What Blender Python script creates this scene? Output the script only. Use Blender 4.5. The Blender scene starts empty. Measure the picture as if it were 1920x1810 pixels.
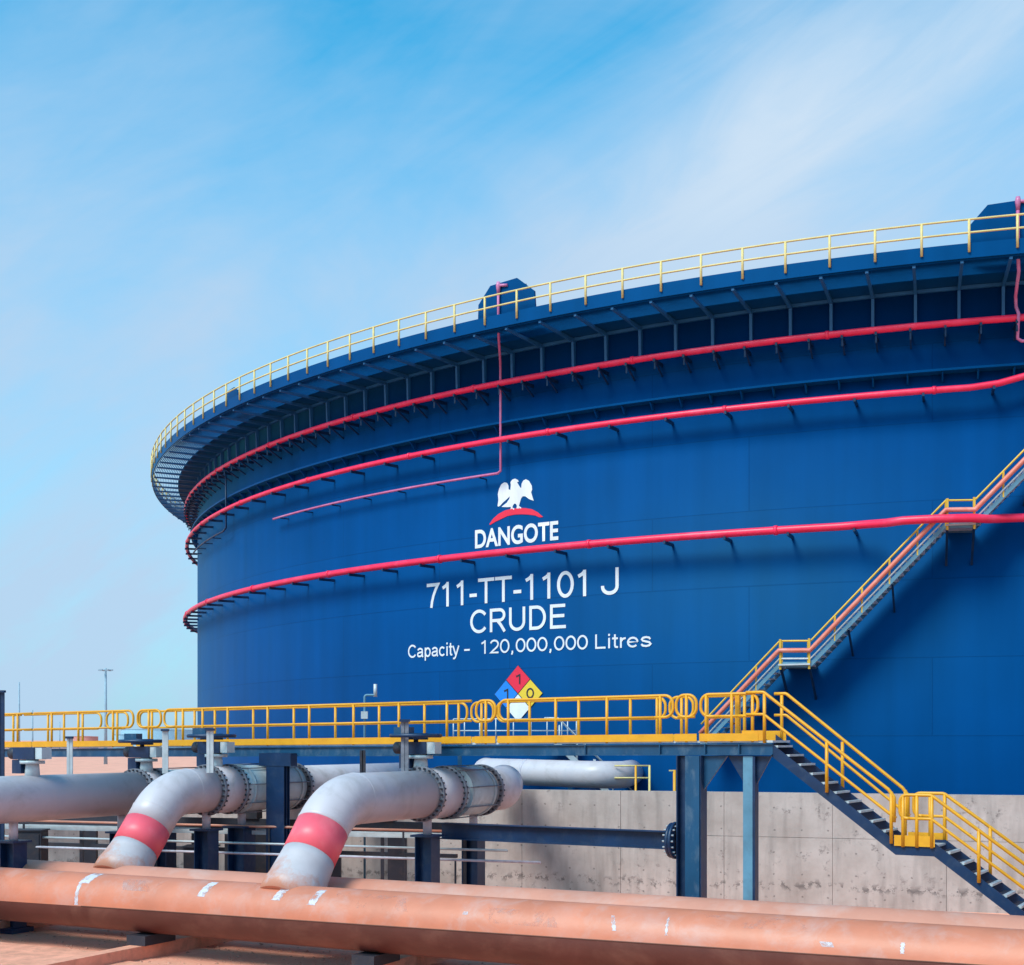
import bpy, bmesh, math, random
from mathutils import Vector, Matrix
R = math.radians
random.seed(7)
SC = bpy.context.scene
COL = SC.collection

# ------------------------------------------------------------------ camera, sky, sun, exposure
HC = 4.7                                   # camera height
cam_d = bpy.data.cameras.new("camera")
cam = bpy.data.objects.new("camera", cam_d)
COL.objects.link(cam)
cam.location = (0, 0, HC)
cam.rotation_euler = (R(90), 0, 0)
cam_d.sensor_width = 36.0
cam_d.lens = 2500 / 1920 * 36.0
cam_d.shift_y = (1388 - 905) / 1920
cam_d.clip_start = 0.1
cam_d.clip_end = 20000
SC.camera = cam

SUN_EL = R(49)
SUN_AZ = (-0.72, -0.69)                     # where the sun stands, seen from above
sun_dir = Vector((SUN_AZ[0] * math.cos(SUN_EL), SUN_AZ[1] * math.cos(SUN_EL), math.sin(SUN_EL)))
sun_d = bpy.data.lights.new("sun", 'SUN')
sun_d.energy = 3.2
sun_d.angle = R(24.0)
sun_d.color = (1.0, 0.93, 0.84)
sun = bpy.data.objects.new("sun", sun_d)
COL.objects.link(sun)
sun.rotation_euler = sun_dir.to_track_quat('Z', 'Y').to_euler()

W = bpy.data.worlds.new("World")
SC.world = W
W.use_nodes = True
wn, wl = W.node_tree.nodes, W.node_tree.links
wn.clear()
w_out = wn.new('ShaderNodeOutputWorld')
w_bg = wn.new('ShaderNodeBackground')
w_bg.inputs['Strength'].default_value = 0.13
sky = wn.new('ShaderNodeTexSky')
sky.sky_type = 'NISHITA'
sky.sun_disc = False
sky.sun_elevation = SUN_EL
sky.sun_rotation = math.atan2(SUN_AZ[0], SUN_AZ[1])
sky.altitude = 0
sky.air_density = 1.0
sky.dust_density = 1.2
sky.ozone_density = 2.0
def wnode(t, **kw):
    n = wn.new(t)
    for k, v in kw.items(): setattr(n, k, v)
    return n
def wmath(op, a, b_=None, clamp=False):
    n = wnode('ShaderNodeMath', operation=op, use_clamp=clamp)
    for i, x in enumerate((a, b_)):
        if x is None: continue
        if isinstance(x, (int, float)): n.inputs[i].default_value = x
        else: wl.new(x, n.inputs[i])
    return n.outputs[0]
tint = wnode('ShaderNodeMix', data_type='RGBA', blend_type='MULTIPLY')     # a deep tropical blue
tint.inputs['Factor'].default_value = 1.0
tint.inputs[7].default_value = (0.40, 1.86, 2.0, 1)
wl.new(sky.outputs[0], tint.inputs[6])
tc = wn.new('ShaderNodeTexCoord')
sep = wn.new('ShaderNodeSeparateXYZ')
wl.new(tc.outputs['Generated'], sep.inputs[0])
def wnoise(scale, loc, sc, rot, detail=7, dist=0.6, rough=0.58):
    mp = wn.new('ShaderNodeMapping')
    mp.vector_type = 'TEXTURE'; mp.inputs['Rotation'].default_value = rot; mp.inputs['Scale'].default_value = sc; mp.inputs['Location'].default_value = loc
    n = wn.new('ShaderNodeTexNoise')
    n.inputs['Scale'].default_value = scale; n.inputs['Detail'].default_value = detail
    n.inputs['Roughness'].default_value = rough; n.inputs['Distortion'].default_value = dist
    wl.new(tc.outputs['Generated'], mp.inputs[0]); wl.new(mp.outputs[0], n.inputs['Vector'])
    return n.outputs['Fac']
veil = wn.new('ShaderNodeMapRange')        # haze thickens towards the horizon
veil.interpolation_type = 'SMOOTHSTEP'
veil.inputs['From Min'].default_value = 0.26
veil.inputs['From Max'].default_value = 0.56
veil.inputs['To Min'].default_value = 0.92
veil.inputs['To Max'].default_value = -0.24
wl.new(sep.outputs['Z'], veil.inputs['Value'])
broad = wnoise(2.1, (0.2, 0.0, 0.35), (1.0, 1.0, .5), (0, R(-14), 0))
wisp = wnoise(6.0, (0.0, 0.4, 0.1), (1.3, 1.3, .30), (0, R(-33), 0), 9, 0.9)
# one long diagonal streak of cirrus, rising to the right
dot = wnode('ShaderNodeVectorMath', operation='DOT_PRODUCT')
nrm = wnode('ShaderNodeVectorMath', operation='NORMALIZE')
wl.new(tc.outputs['Generated'], nrm.inputs[0]); wl.new(nrm.outputs[0], dot.inputs[0])
dot.inputs[1].default_value = (0.5515, 0.2474, -0.7966)
sd = wmath('MULTIPLY', dot.outputs['Value'], 1 / 0.075)
gss = wmath('POWER', 2.718, wmath('MULTIPLY', wmath('MULTIPLY', sd, sd), -1.0))
rightside = wnode('ShaderNodeMapRange'); rightside.inputs['From Min'].default_value = -0.02; rightside.inputs['From Max'].default_value = 0.16
wl.new(sep.outputs['X'], rightside.inputs['Value'])
streak = wmath('MULTIPLY', wmath('MULTIPLY', gss, rightside.outputs[0]), wmath('ADD', wmath('MULTIPLY', wisp, 0.8), 0.05))
cl = wmath('ADD', veil.outputs[0], wmath('MULTIPLY', wmath('SUBTRACT', broad, 0.5), 1.5))
cl = wmath('ADD', cl, wmath('MULTIPLY', wmath('SUBTRACT', wisp, 0.5), 0.55))
cl = wmath('ADD', cl, streak, True)
cl = wmath('MULTIPLY', cl, 0.97)
mix = wn.new('ShaderNodeMix'); mix.data_type = 'RGBA'
wl.new(cl, mix.inputs['Factor'])
wl.new(tint.outputs[2], mix.inputs[6])
mix.inputs[7].default_value = (0.485 / .13, 0.665 / .13, 0.875 / .13, 1)
mix2 = wn.new('ShaderNodeMix'); mix2.data_type = 'RGBA'          # the brightest wisps are nearly white
wl.new(wmath('MULTIPLY', streak, 1.15, True), mix2.inputs['Factor'])
wl.new(mix.outputs[2], mix2.inputs[6])
mix2.inputs[7].default_value = (0.66 / .13, 0.80 / .13, 0.94 / .13, 1)
wl.new(mix2.outputs[2], w_bg.inputs['Color'])
wl.new(w_bg.outputs[0], w_out.inputs['Surface'])

VS = SC.view_settings
SC.display_settings.display_device = 'sRGB'
VS.view_transform = 'Standard'
VS.look = 'None'
VS.exposure = 0.0
VS.gamma = 1.0
VS.use_curve_mapping = False
SC.cycles.max_bounces = 8

# ------------------------------------------------------------------ helpers
class M:
    """collects shapes; build() links them as ONE mesh object"""
    def __init__(s): s.v, s.f, s.sm = [], [], []
    def _add(s, vs, fs, smooth):
        o = len(s.v)
        s.v += [Vector(p) for p in vs]
        for f in fs:
            s.f.append([i + o for i in f]); s.sm.append(smooth)
        return s
    def box(s, c, ux, uy, uz):             # centre and three half-extent vectors
        c, ux, uy, uz = Vector(c), Vector(ux), Vector(uy), Vector(uz)
        vs = [c + ux * a + uy * b + uz * d for d in (-1, 1) for b in (-1, 1) for a in (-1, 1)]
        return s._add(vs, [(0, 2, 3, 1), (4, 5, 7, 6), (0, 1, 5, 4), (2, 6, 7, 3), (0, 4, 6, 2), (1, 3, 7, 5)], False)
    def bar(s, a, b, w, h, up=(0, 0, 1)):  # rectangular bar from a to b
        a, b = Vector(a), Vector(b); d = (b - a); L = d.length; d = d / L
        up = Vector(up)
        side = d.cross(up)
        if side.length < 1e-4: side = d.cross(Vector((1, 0, 0)))
        side.normalize(); up2 = side.cross(d).normalized()
        return s.box((a + b) / 2, d * L / 2, side * w / 2, up2 * h / 2)
    def tube(s, pts, r, n=12, caps=True, closed=False):
        pts = [Vector(p) for p in pts]; N = len(pts)
        rs = r if isinstance(r, (list, tuple)) else [r] * N
        def tan(i):
            if closed: return (pts[(i + 1) % N] - pts[i - 1]).normalized()
            if i == 0: return (pts[1] - pts[0]).normalized()
            if i == N - 1: return (pts[-1] - pts[-2]).normalized()
            a = (pts[i] - pts[i - 1]).normalized(); b = (pts[i + 1] - pts[i]).normalized()
            t = a + b
            return t.normalized() if t.length > 1e-6 else a
        t = tan(0)
        ref = Vector((0, 0, 1)) if abs(t.z) < 0.9 else Vector((1, 0, 0))
        u = t.cross(ref).normalized()
        vs, fs = [], []
        for i in range(N):
            t = tan(i)
            u = (u - t * u.dot(t)).normalized(); w = t.cross(u)
            k = 1.0
            if 0 < i < N - 1 and not closed:
                ca = (pts[i] - pts[i - 1]).normalized().dot(t); k = 1 / max(ca, 0.5)
            for j in range(n):
                a = 2 * math.pi * j / n
                vs.append(pts[i] + (u * math.cos(a) + w * math.sin(a)) * rs[i] * (k if k < 1.05 else 1.0))
        rng = N if closed else N - 1
        for i in range(rng):
            p, q = i * n, ((i + 1) % N) * n
            for j in range(n):
                fs.append((p + j, p + (j + 1) % n, q + (j + 1) % n, q + j))
        s._add(vs, fs, n > 5)
        if caps and not closed:
            o = len(s.v) - N * n
            s.f.append([o + j for j in range(n)][::-1]); s.sm.append(False)
            s.f.append([o + (N - 1) * n + j for j in range(n)]); s.sm.append(False)
        return s
    def prism(s, poly, off):               # polygon (3-D points) extruded by a vector
        off = Vector(off); n = len(poly)
        a = [Vector(p) for p in poly]; b = [p + off for p in a]
        fs = [tuple(range(n))[::-1], tuple(range(n, 2 * n))]
        fs += [(i, (i + 1) % n, n + (i + 1) % n, n + i) for i in range(n)]
        return s._add(a + b, fs, False)
    def revolve(s, prof, a0, a1, steps, c, smooth=True, close_prof=False):   # profile (r, z) round a vertical axis, degrees
        full = abs(a1 - a0) >= 359.99
        cnt = steps if full else steps + 1
        vs, fs = [], []; n = len(prof)
        for i in range(cnt):
            a = R(a0 + (a1 - a0) * i / steps)
            for (r, z) in prof: vs.append((c[0] + r * math.cos(a), c[1] + r * math.sin(a), z))
        rng = steps
        for i in range(rng):
            p, q = i * n, ((i + 1) % cnt) * n
            for j in range(n if close_prof else n - 1):
                k = (j + 1) % n
                fs.append((p + j, q + j, q + k, p + k))
        return s._add(vs, fs, smooth)
    def build(s, name, mat, parent=None):
        off = Vector((0, 0, 0)); p = parent
        while p is not None: off += p.location; p = p.parent
        me = bpy.data.meshes.new(name)
        me.from_pydata([v - off for v in s.v], [], s.f)
        me.polygons.foreach_set('use_smooth', s.sm)
        me.materials.append(mat); me.update()
        o = bpy.data.objects.new(name, me); COL.objects.link(o)
        if parent is not None: o.parent = parent
        return o

def tag(o, label=None, cat=None, group=None, kind=None):
    if label: o['label'] = label
    if cat: o['category'] = cat
    if group: o['group'] = group
    if kind: o['kind'] = kind
    return o
def thing(name, loc, label, cat, group=None):
    o = bpy.data.objects.new(name, None); COL.objects.link(o)
    o.empty_display_size = 0.3; o.location = loc
    return tag(o, label, cat, group)
def put(src, loc, parent, rot=None):       # a copy of a part
    o = src.copy(); COL.objects.link(o); o.parent = parent
    o.location = loc
    if rot is not None: o.rotation_euler = rot
    return o
def arc_path(pts, rad, seg=8):             # polyline with rounded corners
    pts = [Vector(p) for p in pts]; out = [pts[0]]
    for i in range(1, len(pts) - 1):
        a = (pts[i - 1] - pts[i]).normalized(); b = (pts[i + 1] - pts[i]).normalized()
        ang = a.angle(b); half = ang / 2
        r_ = rad[i - 1] if isinstance(rad, (list, tuple)) else rad
        d = r_ / math.tan(half)
        c = pts[i] + (a + b).normalized() * (r_ / math.sin(half))
        p0 = pts[i] + a * d; p1 = pts[i] + b * d
        e0, e1 = p0 - c, p1 - c; tot = e0.angle(e1)
        for k in range(seg + 1):
            t = k / seg
            out.append(c + (e0 * math.sin((1 - t) * tot) + e1 * math.sin(t * tot)) / math.sin(tot))
    out.append(pts[-1]); return out

# ------------------------------------------------------------------ materials
def mat(name, col, rough=0.5, metal=0.0, var=0.12, vscale=1.5, bump=0.0, bscale=20.0, dirt=None, dirt_amt=0.0,
        dscale=0.7, stretch=(1, 1, 1), coat=0.0, fade=None, fade_amt=0.0, cut=False, dlo=0.50, dhi=0.72):
    m = bpy.data.materials.new(name); m.use_nodes = True
    n, l = m.node_tree.nodes, m.node_tree.links
    b = n['Principled BSDF']
    b.inputs['Roughness'].default_value = rough; b.inputs['Metallic'].default_value = metal
    if coat: b.inputs['Coat Weight'].default_value = coat; b.inputs['Coat Roughness'].default_value = 0.12
    t = n.new('ShaderNodeTexCoord'); mp = n.new('ShaderNodeMapping'); mp.inputs['Scale'].default_value = stretch
    l.new(t.outputs['Object'], mp.inputs[0])
    nz = n.new('ShaderNodeTexNoise'); nz.inputs['Scale'].default_value = vscale; nz.inputs['Detail'].default_value = 6
    nz.inputs['Roughness'].default_value = 0.6
    l.new(mp.outputs[0], nz.inputs['Vector'])
    rp = n.new('ShaderNodeMapRange'); rp.inputs['From Min'].default_value = 0.3; rp.inputs['From Max'].default_value = 0.7
    rp.inputs['To Min'].default_value = 1 - var; rp.inputs['To Max'].default_value = 1 + var
    l.new(nz.outputs['Fac'], rp.inputs[0])
    mx = n.new('ShaderNodeVectorMath'); mx.operation = 'SCALE'; mx.inputs[0].default_value = col
    l.new(rp.outputs[0], mx.inputs['Scale'])
    cur = mx.outputs[0]
    for k, (c2, amt, sc) in enumerate(((dirt, dirt_amt, dscale), (fade, fade_amt, dscale * 0.45))):
        if c2 is None: continue
        nd = n.new('ShaderNodeTexNoise'); nd.inputs['Scale'].default_value = sc; nd.inputs['Detail'].default_value = 8
        nd.inputs['Roughness'].default_value = 0.68; nd.inputs['Distortion'].default_value = 0.4
        ofs = n.new('ShaderNodeVectorMath'); ofs.operation = 'ADD'; ofs.inputs[1].default_value = (3.7 + 9 * k, 1.3, 5.1)
        l.new(mp.outputs[0], ofs.inputs[0]); l.new(ofs.outputs[0], nd.inputs['Vector'])
        rr = n.new('ShaderNodeMapRange'); rr.inputs['From Min'].default_value = dlo; rr.inputs['From Max'].default_value = dhi
        rr.inputs['To Max'].default_value = amt
        l.new(nd.outputs['Fac'], rr.inputs[0])
        mm = n.new('ShaderNodeMix'); mm.data_type = 'RGBA'
        l.new(rr.outputs[0], mm.inputs['Factor']); l.new(cur, mm.inputs[6]); mm.inputs[7].default_value = (*c2, 1)
        cur = mm.outputs[2]
        if cut and k == 0: l.new(rr.outputs[0], b.inputs['Alpha'])
    l.new(cur, b.inputs['Base Color'])
    rg = n.new('ShaderNodeMapRange'); rg.inputs['To Min'].default_value = max(rough - 0.08, 0.02); rg.inputs['To Max'].default_value = min(rough + 0.1, 1)
    l.new(nz.outputs['Fac'], rg.inputs[0]); l.new(rg.outputs[0], b.inputs['Roughness'])
    if bump:
        nb = n.new('ShaderNodeTexNoise'); nb.inputs['Scale'].default_value = bscale; nb.inputs['Detail'].default_value = 5
        l.new(mp.outputs[0], nb.inputs['Vector'])
        bp = n.new('ShaderNodeBump'); bp.inputs['Strength'].default_value = bump; bp.inputs['Distance'].default_value = 0.05
        l.new(nb.outputs['Fac'], bp.inputs['Height']); l.new(bp.outputs[0], b.inputs['Normal'])
    return m

def tank_paint(name, col, courses=True):
    m = bpy.data.materials.new(name); m.use_nodes = True
    n, l = m.node_tree.nodes, m.node_tree.links
    b = n['Principled BSDF']
    t = n.new('ShaderNodeTexCoord')
    sp = n.new('ShaderNodeSeparateXYZ'); l.new(t.outputs['Object'], sp.inputs[0])
    # angle round the tank, so that the plates and streaks follow the shell
    at = n.new('ShaderNodeMath'); at.operation = 'ARCTAN2'
    l.new(sp.outputs['Y'], at.inputs[0]); l.new(sp.outputs['X'], at.inputs[1])
    ar = n.new('ShaderNodeMath'); ar.operation = 'MULTIPLY'; ar.inputs[1].default_value = 45.0
    l.new(at.outputs[0], ar.inputs[0])
    cb = n.new('ShaderNodeCombineXYZ'); l.new(ar.outputs[0], cb.inputs['X']); l.new(sp.outputs['Z'], cb.inputs['Y'])
    # brick texture = plate courses
    br = n.new('ShaderNodeTexBrick'); br.offset = 0.37
    br.inputs['Scale'].default_value = 1.0; br.inputs['Brick Width'].default_value = 9.0; br.inputs['Row Height'].default_value = 2.42
    br.inputs['Mortar Size'].default_value = 0.022; br.inputs['Mortar Smooth'].default_value = 0.6
    br.inputs['Color1'].default_value = (0.93, 0.94, 0.95, 1); br.inputs['Color2'].default_value = (1.05, 1.05, 1.05, 1)
    br.inputs['Mortar'].default_value = (0.72, 0.74, 0.78, 1)
    l.new(cb.outputs[0], br.inputs['Vector'])
    mp = n.new('ShaderNodeMapping'); mp.inputs['Scale'].default_value = (1.1, 0.08, 1)
    l.new(cb.outputs[0], mp.inputs[0])
    st = n.new('ShaderNodeTexNoise'); st.inputs['Scale'].default_value = 1.0; st.inputs['Detail'].default_value = 7
    l.new(mp.outputs[0], st.inputs['Vector'])
    big = n.new('ShaderNodeTexNoise'); big.inputs['Scale'].default_value = 0.22; big.inputs['Detail'].default_value = 5
    l.new(cb.outputs[0], big.inputs['Vector'])
    ad = n.new('ShaderNodeMath'); ad.operation = 'ADD'; l.new(st.outputs['Fac'], ad.inputs[0]); l.new(big.outputs['Fac'], ad.inputs[1])
    rp = n.new('ShaderNodeMapRange'); rp.inputs['From Min'].default_value = 0.7; rp.inputs['From Max'].default_value = 1.3
    rp.inputs['To Min'].default_value = 0.84; rp.inputs['To Max'].default_value = 1.16
    l.new(ad.outputs[0], rp.inputs[0])
    s1 = n.new('ShaderNodeVectorMath'); s1.operation = 'SCALE'; s1.inputs[0].default_value = col; l.new(rp.outputs[0], s1.inputs['Scale'])
    cur = s1.outputs[0]
    if courses:
        s2 = n.new('ShaderNodeVectorMath'); s2.operation = 'MULTIPLY'; l.new(cur, s2.inputs[0]); l.new(br.outputs['Color'], s2.inputs[1]); cur = s2.outputs[0]
    l.new(cur, b.inputs['Base Color'])
    rg = n.new('ShaderNodeMapRange'); rg.inputs['To Min'].default_value = 0.44; rg.inputs['To Max'].default_value = 0.60
    l.new(big.outputs['Fac'], rg.inputs[0]); l.new(rg.outputs[0], b.inputs['Roughness'])
    b.inputs['IOR'].default_value = 1.40
    b.inputs['Specular IOR Level'].default_value = 0.26
    b.inputs['Sheen Weight'].default_value = 0.40
    b.inputs['Sheen Roughness'].default_value = 0.25
    b.inputs['Sheen Tint'].default_value = (0.10, 0.72, 0.95, 1)
    b.inputs['Specular Tint'].default_value = (0.10, 0.75, 1.0, 1)
    if courses:                            # slight oil-canning of the plates and the weld beads
        bn = n.new('ShaderNodeTexNoise'); bn.inputs['Scale'].default_value = 0.35; bn.inputs['Detail'].default_value = 2
        l.new(cb.outputs[0], bn.inputs['Vector'])
        bp = n.new('ShaderNodeBump'); bp.inputs['Strength'].default_value = 0.10; bp.inputs['Distance'].default_value = 0.25
        l.new(bn.outputs['Fac'], bp.inputs['Height'])
        bq = n.new('ShaderNodeBump'); bq.inputs['Strength'].default_value = 0.25; bq.inputs['Distance'].default_value = 0.01
        l.new(br.outputs['Fac'], bq.inputs['Height']); l.new(bp.outputs[0], bq.inputs['Normal'])
        l.new(bq.outputs[0], b.inputs['Normal'])
    return m

def concrete(name):
    m = bpy.data.materials.new(name); m.use_nodes = True
    n, l = m.node_tree.nodes, m.node_tree.links
    b = n['Principled BSDF']; b.inputs['Roughness'].default_value = 0.9
    t = n.new('ShaderNodeTexCoord')
    big = n.new('ShaderNodeTexNoise'); big.inputs['Scale'].default_value = 0.6; big.inputs['Detail'].default_value = 8; big.inputs['Roughness'].default_value = 0.65
    l.new(t.outputs['Object'], big.inputs['Vector'])
    c1 = n.new('ShaderNodeValToRGB')
    c1.color_ramp.elements[0].position = 0.3; c1.color_ramp.elements[0].color = (0.37, 0.29, 0.265, 1)
    c1.color_ramp.elements[1].position = 0.7; c1.color_ramp.elements[1].color = (0.58, 0.48, 0.455, 1)
    l.new(big.outputs['Fac'], c1.inputs[0])
    mp = n.new('ShaderNodeMapping'); mp.inputs['Scale'].default_value = (2.6, 2.6, 0.35); l.new(t.outputs['Object'], mp.inputs[0])
    st = n.new('ShaderNodeTexNoise'); st.inputs['Scale'].default_value = 1.2; st.inputs['Detail'].default_value = 6; l.new(mp.outputs[0], st.inputs['Vector'])
    r2 = n.new('ShaderNodeMapRange'); r2.inputs['From Min'].default_value = 0.48; r2.inputs['From Max'].default_value = 0.74; r2.inputs['To Max'].default_value = 0.6
    l.new(st.outputs['Fac'], r2.inputs[0])
    m1 = n.new('ShaderNodeMix'); m1.data_type = 'RGBA'; l.new(r2.outputs[0], m1.inputs['Factor']); l.new(c1.outputs[0], m1.inputs[6]); m1.inputs[7].default_value = (0.22, 0.18, 0.17, 1)
    # form-tie holes, chips and dark stains
    sp = n.new('ShaderNodeTexNoise'); sp.inputs['Scale'].default_value = 3.2; sp.inputs['Detail'].default_value = 9; sp.inputs['Roughness'].default_value = 0.75
    l.new(t.outputs['Object'], sp.inputs['Vector'])
    r3 = n.new('ShaderNodeMapRange'); r3.inputs['From Min'].default_value = 0.565; r3.inputs['From Max'].default_value = 0.66; r3.inputs['To Max'].default_value = 0.85
    l.new(sp.outputs['Fac'], r3.inputs[0])
    clu = n.new('ShaderNodeMapRange'); clu.inputs['From Min'].default_value = 0.44; clu.inputs['From Max'].default_value = 0.60; l.new(big.outputs['Fac'], clu.inputs[0])
    pit = n.new('ShaderNodeMath'); pit.operation = 'MULTIPLY'; l.new(r3.outputs[0], pit.inputs[0]); l.new(clu.outputs[0], pit.inputs[1])
    m2 = n.new('ShaderNodeMix'); m2.data_type = 'RGBA'; l.new(pit.outputs[0], m2.inputs['Factor']); l.new(m1.outputs[2], m2.inputs[6]); m2.inputs[7].default_value = (0.11, 0.085, 0.085, 1)
    # form-tie holes in a grid, and a ragged pour line low on the wall
    sx_ = n.new('ShaderNodeSeparateXYZ'); l.new(t.outputs['Object'], sx_.inputs[0])
    def mth(op, a, c=None):
        q = n.new('ShaderNodeMath'); q.operation = op
        for i, v in enumerate((a, c)):
            if v is None: continue
            if isinstance(v, (int, float)): q.inputs[i].default_value = v
            else: l.new(v, q.inputs[i])
        return q.outputs[0]
    jx = mth('ADD', sx_.outputs['X'], mth('MULTIPLY', big.outputs['Fac'], 0.25)); jz = mth('ADD', sx_.outputs['Z'], mth('MULTIPLY', st.outputs['Fac'], 0.12))
    fx = mth('SUBTRACT', mth('FRACT', mth('DIVIDE', jx, 0.72)), 0.5); fz = mth('SUBTRACT', mth('FRACT', mth('DIVIDE', jz, 0.63)), 0.5)
    rad2 = mth('ADD', mth('POWER', mth('ABSOLUTE', fx), 2.0), mth('POWER', mth('ABSOLUTE', fz), 2.0))
    hole = mth('MULTIPLY', mth('LESS_THAN', rad2, 0.0016), 0.55)
    line_d = mth('ABSOLUTE', mth('SUBTRACT', mth('ADD', sx_.outputs['Z'], mth('MULTIPLY', st.outputs['Fac'], 0.5)), 0.80))
    lr = n.new('ShaderNodeMapRange'); lr.inputs['From Min'].default_value = 0.16; lr.inputs['From Max'].default_value = 0.0; l.new(line_d, lr.inputs[0])
    nn = n.new('ShaderNodeTexNoise'); nn.inputs['Scale'].default_value = 5.0; nn.inputs['Detail'].default_value = 8; nn.inputs['Roughness'].default_value = 0.7; l.new(t.outputs['Object'], nn.inputs['Vector'])
    lm = mth('MULTIPLY', lr.outputs[0], mth('GREATER_THAN', nn.outputs['Fac'], 0.53))
    mk = n.new('ShaderNodeMath'); mk.operation = 'MAXIMUM'; l.new(hole, mk.inputs[0]); l.new(mth('MULTIPLY', lm, 0.75), mk.inputs[1])
    m3 = n.new('ShaderNodeMix'); m3.data_type = 'RGBA'; l.new(mk.outputs[0], m3.inputs['Factor']); l.new(m2.outputs[2], m3.inputs[6]); m3.inputs[7].default_value = (0.10, 0.08, 0.08, 1)
    l.new(m3.outputs[2], b.inputs['Base Color'])
    bp = n.new('ShaderNodeBump'); bp.inputs['Strength'].default_value = 0.5; bp.inputs['Distance'].default_value = 0.03
    l.new(sp.outputs['Fac'], bp.inputs['Height']); l.new(bp.outputs[0], b.inputs['Normal'])
    return m

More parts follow.
